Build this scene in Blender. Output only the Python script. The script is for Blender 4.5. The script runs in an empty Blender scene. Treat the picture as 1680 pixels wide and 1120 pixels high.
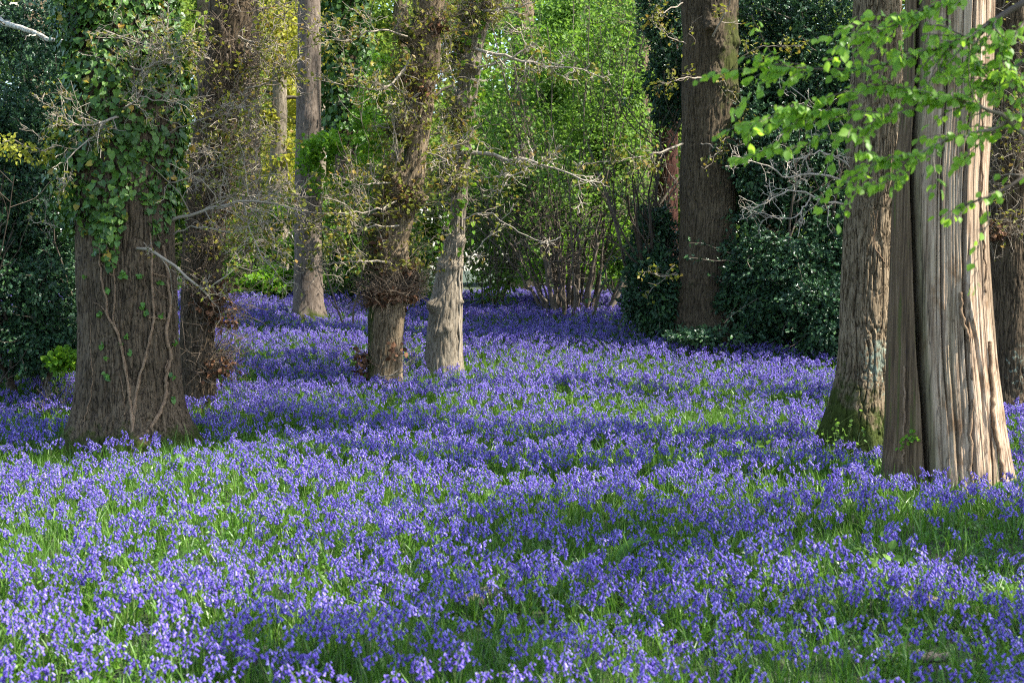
import bpy, math, random
import numpy as np
from mathutils import Vector

sc = bpy.context.scene
COL = sc.collection
PI = math.pi
F, CX, CY = 2400.0, 840.0, 560.0          # focal length and centre of the photograph, in its pixels
CAMZ = 2.25
PITCH = math.atan(120 / 2400)


# ------------------------------------------------------------------ camera geometry
def PX(x, y, d):
    """world point seen at photo pixel (x, y) at distance d in front of the camera"""
    u, v = (x - CX) / F, (y - CY) / F
    c, s = math.cos(PITCH), math.sin(PITCH)
    ry, rz = c - v * s, -s - v * c
    return np.array([u * d / ry, d, CAMZ + rz * d / ry])


# ------------------------------------------------------------------ noise
def _h(ix, iy, iz, seed):
    h = (ix.astype(np.int64) * 374761393 + iy.astype(np.int64) * 668265263 + iz.astype(np.int64) * 2147483647 + seed * 1274126177) & 0xFFFFFFFF
    h = ((h ^ (h >> 13)) * 1274126177) & 0xFFFFFFFF
    h = h ^ (h >> 16)
    return (h & 0xFFFFFF) / float(0xFFFFFF)


def vnoise(p, seed=0):
    p = np.asarray(p, float)
    i = np.floor(p).astype(np.int64)
    f = p - i
    f = f * f * (3 - 2 * f)
    r = 0
    for a in (0, 1):
        wa = f[:, 0] if a else 1 - f[:, 0]
        for b in (0, 1):
            wb = f[:, 1] if b else 1 - f[:, 1]
            for c in (0, 1):
                wc = f[:, 2] if c else 1 - f[:, 2]
                r = r + wa * wb * wc * _h(i[:, 0] + a, i[:, 1] + b, i[:, 2] + c, seed)
    return r


def fbm(p, octv=4, seed=0):
    r, a, t = 0, 1.0, 0
    p = np.asarray(p, float)
    for k in range(octv):
        r = r + a * vnoise(p * (2.03 ** k) + 17.3 * k, seed + k)
        t += a
        a *= 0.5
    return r / t


def unit(v):
    v = np.asarray(v, float)
    return v / np.maximum(np.linalg.norm(v, axis=-1, keepdims=True), 1e-9)


# ------------------------------------------------------------------ the lie of the land
_D = np.arange(-60, 400, 0.25)
_drop = np.interp(_D, [-60, 0, 6.7, 10, 14, 17, 19, 21, 23, 25, 27, 30, 40, 400],
                  [1.9, 1.9, 1.9, 1.79, 1.63, 1.49, 1.37, 1.14, 0.87, 0.60, 0.45, 0.42, 0.40, 0.40])
_k = np.exp(-np.linspace(-2, 2, 13) ** 2)
_k /= _k.sum()
_drop = np.convolve(np.pad(_drop, 6, mode='edge'), _k, mode='valid')


def gz(x, y):
    x, y = np.asarray(x, float), np.asarray(y, float)
    sh = x.shape
    q = np.stack([x.ravel(), y.ravel(), np.zeros(x.size)], 1)
    und = (fbm(q * 0.45, 2, 5) - 0.5) * 0.22 + (fbm(q * 1.7, 2, 9) - 0.5) * 0.08
    z = CAMZ - np.interp(y.ravel(), _D, _drop) - 0.29 + und
    return z.reshape(sh)


# ------------------------------------------------------------------ scene bookkeeping
def tag(o, label=None, cat=None, group=None, kind=None):
    if label: o['label'] = label
    if cat: o['category'] = cat
    if group: o['group'] = group
    if kind: o['kind'] = kind
    return o


def thing(name, label, cat, loc=(0, 0, 0), group=None):
    o = bpy.data.objects.new(name, None)
    o.empty_display_size = 0.2
    COL.objects.link(o)
    o.location = tuple(float(c) for c in loc)
    return tag(o, label, cat, group)


def world_loc(p):
    l = np.zeros(3)
    while p is not None:
        l = l + np.array(p.location)
        p = p.parent
    return l


def mesh_data(name, V, faces, mats, smooth=True, midx=None, attrs=None):
    me = bpy.data.meshes.new(name)
    V = np.asarray(V, np.float32)
    faces = [np.asarray(f, np.int32) for f in faces if len(f)]
    nl = sum(f.size for f in faces)
    nf = sum(len(f) for f in faces)
    me.vertices.add(len(V))
    me.vertices.foreach_set('co', V.ravel())
    me.loops.add(nl)
    me.polygons.add(nf)
    me.loops.foreach_set('vertex_index', np.concatenate([f.ravel() for f in faces]))
    tot = np.concatenate([np.full(len(f), f.shape[1], np.int32) for f in faces])
    start = np.concatenate([[0], np.cumsum(tot)[:-1]]).astype(np.int32)
    me.polygons.foreach_set('loop_start', start)
    if midx is not None:
        me.polygons.foreach_set('material_index', np.asarray(midx, np.int32))
    me.polygons.foreach_set('use_smooth', np.full(nf, smooth, bool))
    for m in mats:
        me.materials.append(m)
    for k, a in (attrs or {}).items():
        at = me.attributes.new(k, 'FLOAT_COLOR', 'POINT')
        at.data.foreach_set('color', np.asarray(a, np.float32).ravel())
    me.update(calc_edges=True)
    return me


def mk(name, V, faces, mats, parent=None, **kw):
    if not isinstance(mats, (list, tuple)):
        mats = [mats]
    V = np.asarray(V, float)
    if parent is not None:
        V = V - world_loc(parent)
    o = bpy.data.objects.new(name, mesh_data(name, V, faces, mats, **kw))
    COL.objects.link(o)
    o.parent = parent
    return o


# ------------------------------------------------------------------ materials
def newmat(name):
    m = bpy.data.materials.new(name)
    m.use_nodes = True
    nt = m.node_tree
    nt.nodes.clear()
    return m, nt, nt.nodes, nt.links


def N(nt, typ, **kw):
    n = nt.nodes.new(typ)
    for k, v in kw.items():
        setattr(n, k, v)
    return n


def ramp(nt, stops):
    r = N(nt, 'ShaderNodeValToRGB')
    e = r.color_ramp.elements
    while len(e) < len(stops):
        e.new(0.5)
    for el, (p, c) in zip(e, stops):
        el.position = p
        el.color = (*c, 1)
    return r


def leaf_mat(name, stops, trans=0.35, rough=0.45, spec=0.35, tcol=None, objrand=False):
    m, nt, nd, ln = newmat(name)
    out = N(nt, 'ShaderNodeOutputMaterial')
    g = N(nt, 'ShaderNodeNewGeometry')
    r = ramp(nt, stops)
    if objrand:
        oi = N(nt, 'ShaderNodeObjectInfo')
        mx = N(nt, 'ShaderNodeMath', operation='MULTIPLY_ADD')
        ln.new(oi.outputs['Random'], mx.inputs[0])
        mx.inputs[1].default_value = 0.4
        m2 = N(nt, 'ShaderNodeMath', operation='MULTIPLY')
        ln.new(g.outputs['Random Per Island'], m2.inputs[0])
        m2.inputs[1].default_value = 0.6
        ln.new(m2.outputs[0], mx.inputs[2])
        ln.new(mx.outputs[0], r.inputs[0])
    else:
        ln.new(g.outputs['Random Per Island'], r.inputs[0])
    p = N(nt, 'ShaderNodeBsdfPrincipled')
    p.inputs['Roughness'].default_value = rough
    p.inputs['Specular IOR Level'].default_value = spec
    ln.new(r.outputs[0], p.inputs['Base Color'])
    if trans > 0:
        t = N(nt, 'ShaderNodeBsdfTranslucent')
        if tcol:
            mc = N(nt, 'ShaderNodeMix', data_type='RGBA')
            mc.inputs[0].default_value = 0.6
            ln.new(r.outputs[0], mc.inputs[6])
            mc.inputs[7].default_value = (*tcol, 1)
            ln.new(mc.outputs[2], t.inputs[0])
        else:
            ln.new(r.outputs[0], t.inputs[0])
        mx = N(nt, 'ShaderNodeMixShader')
        mx.inputs[0].default_value = trans
        ln.new(p.outputs[0], mx.inputs[1])
        ln.new(t.outputs[0], mx.inputs[2])
        ln.new(mx.outputs[0], out.inputs[0])
    else:
        ln.new(p.outputs[0], out.inputs[0])
    return m


def bark_mat(name, dark, mid, light, scale=26.0, stretch=0.16, moss=(0.050, 0.066, 0.010), lichen=(0.23, 0.26, 0.19), bump=0.012, mossnoise=5.0):
    """bark with furrows, plus moss and lichen where the vertex mask says they grow (R moss, G lichen, B bare)"""
    m, nt, nd, ln = newmat(name)
    out = N(nt, 'ShaderNodeOutputMaterial')
    tc = N(nt, 'ShaderNodeTexCoord')
    mp = N(nt, 'ShaderNodeMapping')
    mp.inputs['Scale'].default_value = (1, 1, stretch)
    ln.new(tc.outputs['Object'], mp.inputs[0])
    n1 = N(nt, 'ShaderNodeTexNoise')
    n1.inputs['Scale'].default_value = scale
    n1.inputs['Detail'].default_value = 7
    n1.inputs['Roughness'].default_value = 0.65
    n1.inputs['Distortion'].default_value = 0.6
    ln.new(mp.outputs[0], n1.inputs[0])
    mp2 = N(nt, 'ShaderNodeMapping')
    mp2.inputs['Scale'].default_value = (1, 1, stretch * 0.55)
    ln.new(tc.outputs['Object'], mp2.inputs[0])
    v1 = N(nt, 'ShaderNodeTexNoise')
    v1.inputs['Scale'].default_value = scale * 1.05
    v1.inputs['Detail'].default_value = 1.4
    v1.inputs['Roughness'].default_value = 0.5
    v1.inputs['Distortion'].default_value = 0.35
    ln.new(mp2.outputs[0], v1.inputs[0])
    va = N(nt, 'ShaderNodeMath', operation='SUBTRACT')
    ln.new(v1.outputs[0], va.inputs[0])
    va.inputs[1].default_value = 0.5
    vb = N(nt, 'ShaderNodeMath', operation='ABSOLUTE')
    ln.new(va.outputs[0], vb.inputs[0])
    vr = N(nt, 'ShaderNodeMapRange')
    vr.inputs['From Max'].default_value = 0.05
    ln.new(vb.outputs[0], vr.inputs[0])
    h = N(nt, 'ShaderNodeMath', operation='MULTIPLY_ADD')
    ln.new(vr.outputs[0], h.inputs[0])
    h.inputs[1].default_value = 0.34
    hm = N(nt, 'ShaderNodeMath', operation='MULTIPLY')
    ln.new(n1.outputs[0], hm.inputs[0])
    hm.inputs[1].default_value = 0.95
    ln.new(hm.outputs[0], h.inputs[2])
    cr = ramp(nt, [(0.34, dark), (0.66, mid), (1.0, light)])
    ln.new(h.outputs[0], cr.inputs[0])
    nb = N(nt, 'ShaderNodeTexNoise')
    nb.inputs['Scale'].default_value = 1.7
    nb.inputs['Detail'].default_value = 4
    ln.new(tc.outputs['Object'], nb.inputs[0])
    tint = N(nt, 'ShaderNodeMix', data_type='RGBA', blend_type='MULTIPLY')
    tr = ramp(nt, [(0.3, (0.72, 0.70, 0.66)), (0.7, (1.15, 1.12, 1.08))])
    ln.new(nb.outputs[0], tr.inputs[0])
    tint.inputs[0].default_value = 1
    ln.new(cr.outputs[0], tint.inputs[6])
    ln.new(tr.outputs[0], tint.inputs[7])
    at = N(nt, 'ShaderNodeAttribute', attribute_name='mask')
    sep = N(nt, 'ShaderNodeSeparateColor')
    ln.new(at.outputs['Color'], sep.inputs[0])
    nm = N(nt, 'ShaderNodeTexNoise')
    nm.inputs['Scale'].default_value = mossnoise
    nm.inputs['Detail'].default_value = 6
    nm.inputs['Roughness'].default_value = 0.7
    ln.new(tc.outputs['Object'], nm.inputs[0])

    def masked(chan, nz, gain, prev, colour, var):
        a = N(nt, 'ShaderNodeMath', operation='ADD')
        ln.new(sep.outputs[chan], a.inputs[0])
        ln.new(nz, a.inputs[1])
        b = N(nt, 'ShaderNodeMapRange')
        b.inputs['From Min'].default_value = 0.92
        b.inputs['From Max'].default_value = 0.92 + gain
        ln.new(a.outputs[0], b.inputs[0])
        mx = N(nt, 'ShaderNodeMix', data_type='RGBA')
        ln.new(b.outputs[0], mx.inputs[0])
        ln.new(prev, mx.inputs[6])
        cc = ramp(nt, [(0.3, tuple(c * var for c in colour)), (0.7, colour)])
        ln.new(n1.outputs[0], cc.inputs[0])
        ln.new(cc.outputs[0], mx.inputs[7])
        return mx.outputs[2]
    col = masked(0, nm.outputs[0], 0.16, tint.outputs[2], moss, 0.45)
    nl = N(nt, 'ShaderNodeTexNoise')
    nl.inputs['Scale'].default_value = 16
    nl.inputs['Detail'].default_value = 5
    nl.inputs['Roughness'].default_value = 0.75
    ln.new(tc.outputs['Object'], nl.inputs[0])
    col = masked(1, nl.outputs[0], 0.08, col, lichen, 0.6)
    p = N(nt, 'ShaderNodeBsdfPrincipled')
    p.inputs['Roughness'].default_value = 0.9
    p.inputs['Specular IOR Level'].default_value = 0.15
    ln.new(col, p.inputs['Base Color'])
    bp = N(nt, 'ShaderNodeBump')
    bp.inputs['Strength'].default_value = 0.9
    bp.inputs['Distance'].default_value = bump
    ln.new(h.outputs[0], bp.inputs['Height'])
    ln.new(bp.outputs[0], p.inputs['Normal'])
    ln.new(p.outputs[0], out.inputs[0])
    return m


def twig_mat(name, stops, rough=0.8):
    return leaf_mat(name, stops, trans=0.0, rough=rough, spec=0.2)


M = {}
M['bark_oak'] = bark_mat('bark_oak', (0.018, 0.0125, 0.007), (0.105, 0.076, 0.044), (0.29, 0.225, 0.145), scale=32, stretch=0.18, bump=0.016)
M['bark_brown'] = bark_mat('bark_brown', (0.010, 0.007, 0.004), (0.050, 0.036, 0.022), (0.138, 0.102, 0.064), scale=32, stretch=0.19, bump=0.018)
M['bark_pale'] = bark_mat('bark_pale', (0.040, 0.030, 0.021), (0.15, 0.124, 0.088), (0.29, 0.25, 0.19), scale=40, stretch=0.14)
M['bark_dark'] = bark_mat('bark_dark', (0.010, 0.008, 0.005), (0.050, 0.038, 0.023), (0.125, 0.096, 0.060), scale=32, stretch=0.17, moss=(0.055, 0.062, 0.012))
M['bark_red'] = bark_mat('bark_red', (0.012, 0.005, 0.0035), (0.045, 0.018, 0.012), (0.085, 0.038, 0.026), scale=30, stretch=0.06)
M['bark_grey'] = bark_mat('bark_grey', (0.025, 0.019, 0.014), (0.095, 0.074, 0.056), (0.19, 0.155, 0.125), scale=34, stretch=0.3, bump=0.006)
M['twig_pale'] = twig_mat('twig_pale', [(0, (0.12, 0.095, 0.065)), (1, (0.35, 0.295, 0.22))])
M['twig_light'] = twig_mat('twig_light', [(0, (0.19, 0.155, 0.11)), (1, (0.46, 0.40, 0.31))])
M['twig_brown'] = twig_mat('twig_brown', [(0, (0.050, 0.036, 0.024)), (1, (0.19, 0.145, 0.10))])
M['twig_dark'] = twig_mat('twig_dark', [(0, (0.030, 0.022, 0.014)), (1, (0.10, 0.078, 0.055))])
M['twig_hazel'] = twig_mat('twig_hazel', [(0, (0.055, 0.042, 0.028)), (1, (0.19, 0.155, 0.115))])
M['vine'] = bark_mat('vine', (0.055, 0.034, 0.020), (0.165, 0.108, 0.066), (0.27, 0.19, 0.12), scale=60, stretch=0.25, bump=0.006)
M['dead_leaf'] = leaf_mat('dead_leaf', [(0, (0.05, 0.024, 0.012)), (0.6, (0.12, 0.055, 0.026)), (1, (0.24, 0.12, 0.06))], trans=0.15, rough=0.7, spec=0.2)
M['ivy'] = leaf_mat('ivy', [(0, (0.022, 0.058, 0.008)), (0.5, (0.048, 0.112, 0.013)), (0.965, (0.10, 0.185, 0.024)), (0.98, (0.24, 0.20, 0.02)), (1, (0.36, 0.20, 0.02))], trans=0.2, rough=0.45, spec=0.35)
M['ivy_young'] = leaf_mat('ivy_young', [(0, (0.03, 0.09, 0.012)), (1, (0.11, 0.24, 0.03))], trans=0.3, rough=0.4)
M['holly'] = leaf_mat('holly', [(0, (0.012, 0.036, 0.017)), (0.6, (0.026, 0.068, 0.028)), (1, (0.06, 0.13, 0.036))], trans=0.10, rough=0.36, spec=0.32)
M['hazel'] = leaf_mat('hazel', [(0, (0.062, 0.130, 0.018)), (0.6, (0.108, 0.205, 0.028)), (1, (0.18, 0.30, 0.05))], trans=0.5, rough=0.5, spec=0.3, tcol=(0.22, 0.39, 0.045))
M['spring'] = leaf_mat('spring', [(0, (0.07, 0.17, 0.012)), (0.6, (0.12, 0.26, 0.018)), (1, (0.20, 0.33, 0.02))], trans=0.5, rough=0.5, spec=0.25, tcol=(0.22, 0.40, 0.02))
M['yellow'] = leaf_mat('yellow', [(0, (0.19, 0.21, 0.02)), (0.6, (0.32, 0.33, 0.04)), (1, (0.45, 0.40, 0.06))], trans=0.5, rough=0.5, spec=0.25, tcol=(0.46, 0.45, 0.04))
M['oakbud'] = leaf_mat('oakbud', [(0, (0.11, 0.13, 0.018)), (0.7, (0.21, 0.22, 0.025)), (1, (0.26, 0.16, 0.03))], trans=0.45, rough=0.5, spec=0.25)
M['fore'] = leaf_mat('fore', [(0, (0.10, 0.22, 0.018)), (0.6, (0.17, 0.33, 0.03)), (1, (0.26, 0.43, 0.05))], trans=0.6, rough=0.45, spec=0.35, tcol=(0.38, 0.60, 0.04))
M['farleaf'] = leaf_mat('farleaf', [(0, (0.09, 0.16, 0.018)), (0.6, (0.17, 0.26, 0.03)), (1, (0.29, 0.35, 0.05))], trans=0.5, rough=0.6, spec=0.2)
M['bell'] = leaf_mat('bell', [(0, (0.056, 0.030, 0.215)), (0.36, (0.130, 0.080, 0.415)), (0.74, (0.245, 0.178, 0.59)), (1, (0.48, 0.40, 0.79))], trans=0.34, rough=0.5, spec=0.3, objrand=True)
M['stem'] = leaf_mat('stem', [(0, (0.045, 0.085, 0.014)), (1, (0.10, 0.14, 0.035))], trans=0.1, rough=0.5, objrand=True)
M['blade'] = leaf_mat('blade', [(0, (0.042, 0.125, 0.010)), (0.6, (0.098, 0.22, 0.017)), (1, (0.20, 0.34, 0.045))], trans=0.42, rough=0.38, spec=0.45, objrand=True)
M['fern'] = leaf_mat('fern', [(0, (0.07, 0.18, 0.02)), (1, (0.14, 0.29, 0.035))], trans=0.4, rough=0.5)


def ground_mat():
    m, nt, nd, ln = newmat('forest_floor')
    out = N(nt, 'ShaderNodeOutputMaterial')
    tc = N(nt, 'ShaderNodeTexCoord')
    n = N(nt, 'ShaderNodeTexNoise')
    n.inputs['Scale'].default_value = 6
    n.inputs['Detail'].default_value = 8
    n.inputs['Roughness'].default_value = 0.7
    ln.new(tc.outputs['Object'], n.inputs[0])
    r = ramp(nt, [(0.3, (0.014, 0.018, 0.007)), (0.5, (0.026, 0.042, 0.010)), (0.68, (0.05, 0.042, 0.022))])
    ln.new(n.outputs[0], r.inputs[0])
    p = N(nt, 'ShaderNodeBsdfPrincipled')
    p.inputs['Roughness'].default_value = 0.95
    ln.new(r.outputs[0], p.inputs['Base Color'])
    b = N(nt, 'ShaderNodeBump')
    b.inputs['Distance'].default_value = 0.05
    ln.new(n.outputs[0], b.inputs['Height'])
    ln.new(b.outputs[0], p.inputs['Normal'])
    ln.new(p.outputs[0], out.inputs[0])
    return m


def wood_mat():
    """weathered, bark-stripped wood: long grain streaks, a darker greenish tone by mask R, bark kept where mask B is set"""
    m, nt, nd, ln = newmat('weathered_wood')
    out = N(nt, 'ShaderNodeOutputMaterial')
    tc = N(nt, 'ShaderNodeTexCoord')

    def noise(scale, sx, sz, det=6, rough=0.6, dist=0.0):
        mp = N(nt, 'ShaderNodeMapping')
        mp.inputs['Scale'].default_value = (sx, sx, sz)
        ln.new(tc.outputs['Object'], mp.inputs[0])
        n = N(nt, 'ShaderNodeTexNoise')
        n.inputs['Scale'].default_value = scale
        n.inputs['Detail'].default_value = det
        n.inputs['Roughness'].default_value = rough
        n.inputs['Distortion'].default_value = dist
        ln.new(mp.outputs[0], n.inputs[0])
        return n
    g1 = noise(30, 1, 0.03, 8, 0.7, 0.3)
    g2 = noise(3.2, 1, 0.25, 5, 0.6)
    g3 = noise(70, 1, 0.03, 4, 0.6)
    cr = ramp(nt, [(0.30, (0.065, 0.042, 0.024)), (0.42, (0.22, 0.155, 0.10)), (0.56, (0.40, 0.305, 0.21)), (0.75, (0.53, 0.43, 0.32))])
    ln.new(g1.outputs[0], cr.inputs[0])
    t2 = ramp(nt, [(0.35, (0.62, 0.60, 0.55)), (0.5, (1.0, 0.95, 0.90)), (0.7, (1.1, 1.08, 1.08))])
    ln.new(g2.outputs[0], t2.inputs[0])
    mu = N(nt, 'ShaderNodeMix', data_type='RGBA', blend_type='MULTIPLY')
    mu.inputs[0].default_value = 1
    ln.new(cr.outputs[0], mu.inputs[6])
    ln.new(t2.outputs[0], mu.inputs[7])
    sp = noise(13, 1, 0.022, 3, 0.5, 0.2)                   # long drying splits
    sa = N(nt, 'ShaderNodeMath', operation='SUBTRACT')
    ln.new(sp.outputs[0], sa.inputs[0])
    sa.inputs[1].default_value = 0.5
    sb = N(nt, 'ShaderNodeMath', operation='ABSOLUTE')
    ln.new(sa.outputs[0], sb.inputs[0])
    sr = N(nt, 'ShaderNodeMapRange')
    sr.inputs['From Max'].default_value = 0.016
    sr.inputs['To Min'].default_value = 0.30
    ln.new(sb.outputs[0], sr.inputs[0])
    kn = noise(5, 1, 0.7, 4, 0.6)                           # weather stains
    kr = ramp(nt, [(0.33, (0.62, 0.52, 0.42)), (0.46, (1, 1, 1))])
    ln.new(kn.outputs[0], kr.inputs[0])
    m3 = N(nt, 'ShaderNodeMix', data_type='RGBA', blend_type='MULTIPLY')
    m3.inputs[0].default_value = 1
    ln.new(mu.outputs[2], m3.inputs[6])
    ln.new(sr.outputs[0], m3.inputs[7])
    m4 = N(nt, 'ShaderNodeMix', data_type='RGBA', blend_type='MULTIPLY')
    m4.inputs[0].default_value = 1
    ln.new(m3.outputs[2], m4.inputs[6])
    ln.new(kr.outputs[0], m4.inputs[7])
    mu = m4
    at = N(nt, 'ShaderNodeAttribute', attribute_name='mask')
    sep = N(nt, 'ShaderNodeSeparateColor')
    ln.new(at.outputs['Color'], sep.inputs[0])
    gm = N(nt, 'ShaderNodeMix', data_type='RGBA')            # darker greenish tone, left of the crack and beside the cleft
    ln.new(sep.outputs[0], gm.inputs[0])
    ln.new(mu.outputs[2], gm.inputs[6])
    gc = N(nt, 'ShaderNodeMix', data_type='RGBA', blend_type='MULTIPLY')
    gc.inputs[0].default_value = 1
    ln.new(mu.outputs[2], gc.inputs[6])
    gc.inputs[7].default_value = (0.52, 0.58, 0.46, 1)
    ln.new(gc.outputs[2], gm.inputs[7])
    bk = N(nt, 'ShaderNodeMix', data_type='RGBA')            # remaining bark
    ln.new(sep.outputs[2], bk.inputs[0])
    ln.new(gm.outputs[2], bk.inputs[6])
    br = ramp(nt, [(0.32, (0.022, 0.013, 0.007)), (0.52, (0.115, 0.072, 0.036)), (0.75, (0.24, 0.165, 0.095))])
    ln.new(g1.outputs[0], br.inputs[0])
    ln.new(br.outputs[0], bk.inputs[7])
    ms = N(nt, 'ShaderNodeMix', data_type='RGBA')            # moss specks
    ln.new(sep.outputs[1], ms.inputs[0])
    ln.new(bk.outputs[2], ms.inputs[6])
    ms.inputs[7].default_value = (0.07, 0.085, 0.015, 1)
    p = N(nt, 'ShaderNodeBsdfPrincipled')
    p.inputs['Roughness'].default_value = 0.8
    p.inputs['Specular IOR Level'].default_value = 0.2
    ln.new(ms.outputs[2], p.inputs['Base Color'])
    ad = N(nt, 'ShaderNodeMath', operation='MULTIPLY_ADD')
    ln.new(g3.outputs[0], ad.inputs[0])
    ad.inputs[1].default_value = 0.4
    ln.new(g1.outputs[0], ad.inputs[2])
    b = N(nt, 'ShaderNodeBump')
    b.inputs['Distance'].default_value = 0.014
    b.inputs['Strength'].default_value = 0.8
    ln.new(ad.outputs[0], b.inputs['Height'])
    ln.new(b.outputs[0], p.inputs['Normal'])
    ln.new(p.outputs[0], out.inputs[0])
    return m


M['ground'] = ground_mat()
M['wood'] = wood_mat()


# ------------------------------------------------------------------ geometry builders
class Tubes:
    def __init__(s):
        s.V, s.Q, s.n = [], [], 0

    def add(s, pts, rad, k=4):
        pts = np.asarray(pts, float)
        m = len(pts)
        rad = np.broadcast_to(np.asarray(rad, float), (m,))
        t = unit(np.gradient(pts, axis=0))
        ref = np.array([0.31, 0.87, 0.38]) if abs(unit(pts[-1] - pts[0])[1]) < 0.8 else np.array([0.9, 0.1, 0.42])
        a = unit(np.cross(t, ref))
        b = np.cross(t, a)
        ang = np.arange(k) * 2 * PI / k
        ring = pts[:, None, :] + rad[:, None, None] * (np.cos(ang)[None, :, None] * a[:, None, :] + np.sin(ang)[None, :, None] * b[:, None, :])
        i = np.arange(m - 1)[:, None] * k
        j = np.arange(k)[None, :]
        j2 = (j + 1) % k
        q = np.stack([i + j, i + j2, i + k + j2, i + k + j], -1).reshape(-1, 4) + s.n
        s.V.append(ring.reshape(-1, 3))
        s.Q.append(q)
        s.n += m * k

    def build(s, name, mat, parent, **kw):
        return mk(name, np.concatenate(s.V), [np.concatenate(s.Q)], mat, parent, **kw)


def grow(rng, p, d, L, r, lev, tb, tips, crook=0.35, up=0.05, kids=4, segs=5, k=4, tip=0.3, kid_len=(0.35, 0.65), rmin=0.002):
    pts = [np.array(p, float)]
    d = unit(d)
    dirs = [d]
    for i in range(segs):
        d = unit(d + rng.normal(0, crook, 3) + np.array([0, 0, up]))
        pts.append(pts[-1] + d * L / segs)
        dirs.append(d)
    rad = np.maximum(np.linspace(r, r * tip, segs + 1), rmin)
    tb.add(pts, rad, k if lev > 0 else 3)
    if lev > 0:
        for c in range(kids):
            t = rng.uniform(0.2, 1.0) * segs
            i = min(int(t), segs - 1)
            q = pts[i] + (pts[i + 1] - pts[i]) * (t - i)
            dd = unit(dirs[i] + unit(rng.normal(0, 1, 3)) * rng.uniform(0.6, 1.3))
            grow(rng, q, dd, L * rng.uniform(*kid_len), max(rad[i] * 0.6, rmin), lev - 1, tb, tips, crook, up, kids, max(3, segs - 1), k, tip, kid_len, rmin)
    tips.append((pts[-1], dirs[-1]))
    if segs >= 3:
        tips.append((pts[-2], dirs[-2]))


def smooth_path(pts, n, rng=None, jit=0.0):
    pts = np.asarray(pts, float)
    m = len(pts)
    t = np.linspace(0, m - 1, n)
    i = np.clip(t.astype(int), 0, m - 2)
    f = (t - i)[:, None]
    p0, p1, p2, p3 = pts[np.maximum(i - 1, 0)], pts[i], pts[i + 1], pts[np.minimum(i + 2, m - 1)]
    r = 0.5 * (2 * p1 + (p2 - p0) * f + (2 * p0 - 5 * p1 + 4 * p2 - p3) * f ** 2 + (3 * p1 - p0 - 3 * p2 + p3) * f ** 3)
    if rng is not None and jit:
        r[1:-1] += rng.normal(0, jit, (n - 2, 3))
    return r


def bough(rng, way, r0, r1, tb, tips, kids=10, L=0.7, lev=1, n=14, jit=0.012, crook=0.35, kk=3, up=0.03, t0=0.15, rmin=0.002, k=5):
    """a limb through photo way-points (x, y, distance), with side shoots"""
    P = smooth_path([PX(a, b, c + BO) for a, b, c in way], n, rng, jit)
    rad = np.linspace(r0, r1, n)
    tb.add(P, rad, k)
    for c in range(kids):
        t = rng.uniform(t0, 0.98) * (n - 1)
        i = int(t)
        q = P[i] + (P[i + 1] - P[i]) * (t - i)
        d = unit(unit(P[i + 1] - P[i]) * 0.7 + unit(rng.normal(0, 1, 3)) * rng.uniform(0.5, 1.1))
        grow(rng, q, d, L * rng.uniform(0.4, 1.1) * (1.15 - 0.5 * t / n), max(rad[i] * 0.5, rmin), lev, tb, tips, crook, up, kk, 5, 4, rmin=rmin)
    tips.append((P[-1], unit(P[-1] - P[-2])))
    return P


# leaf outlines: x across, y along, z up; lists of faces
def T(v, q=(), t=()):
    return np.array(v, float), np.array(q, int).reshape(-1, 4), np.array(t, int).reshape(-1, 3)


LEAF = {
    'pinna': T([(0, 0, 0), (0.11, 0.3, 0.03), (0, 1, -0.05), (-0.11, 0.3, 0.03)], (), [(0, 1, 2), (0, 2, 3)]),
    'fold': T([(0, 0, 0), (0.36, 0.5, 0.10), (0, 1, -0.06), (-0.36, 0.5, 0.10)], (), [(0, 1, 2), (0, 2, 3)]),
    'ovate': T([(0, 0, 0), (0.30, 0.22, 0.06), (0.40, 0.55, 0.07), (0.2, 0.86, 0.02), (0, 1.04, -0.10), (-0.2, 0.86, 0.02), (-0.40, 0.55, 0.07), (-0.30, 0.22, 0.06), (0, 0.45, 0.0)],
               [(8, 2, 3, 4), (8, 4, 5, 6)], [(0, 1, 8), (1, 2, 8), (8, 6, 7), (8, 7, 0)]),
    'ivy': T([(0, 0.04, 0), (0.28, -0.10, 0.0), (0.50, 0.14, 0.05), (0.42, 0.34, 0.05), (0.38, 0.56, 0.03), (0.18, 0.74, 0.02), (0, 1.0, -0.08),
              (-0.18, 0.74, 0.02), (-0.38, 0.56, 0.03), (-0.42, 0.34, 0.05), (-0.50, 0.14, 0.05), (-0.28, -0.10, 0.0), (0, 0.35, -0.05)],
             (), [(12, i, i + 1) for i in range(0, 11)] + [(12, 11, 0)]),
    'holly': T([(0, 0, 0), (0.20, 0.12, 0.10), (0.18, 0.30, -0.04), (0.30, 0.45, 0.12), (0.19, 0.62, -0.03), (0.22, 0.80, 0.08), (0, 1.0, -0.05),
                (-0.22, 0.80, 0.08), (-0.19, 0.62, -0.03), (-0.30, 0.45, 0.12), (-0.18, 0.30, -0.04), (-0.20, 0.12, 0.10), (0, 0.3, -0.03), (0, 0.65, -0.03)],
               [(0, 1, 2, 12), (12, 2, 3, 13), (13, 3, 4, 5), (13, 5, 6, 7), (13, 7, 8, 9), (12, 13, 9, 10), (0, 12, 10, 11)]),
}


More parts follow.
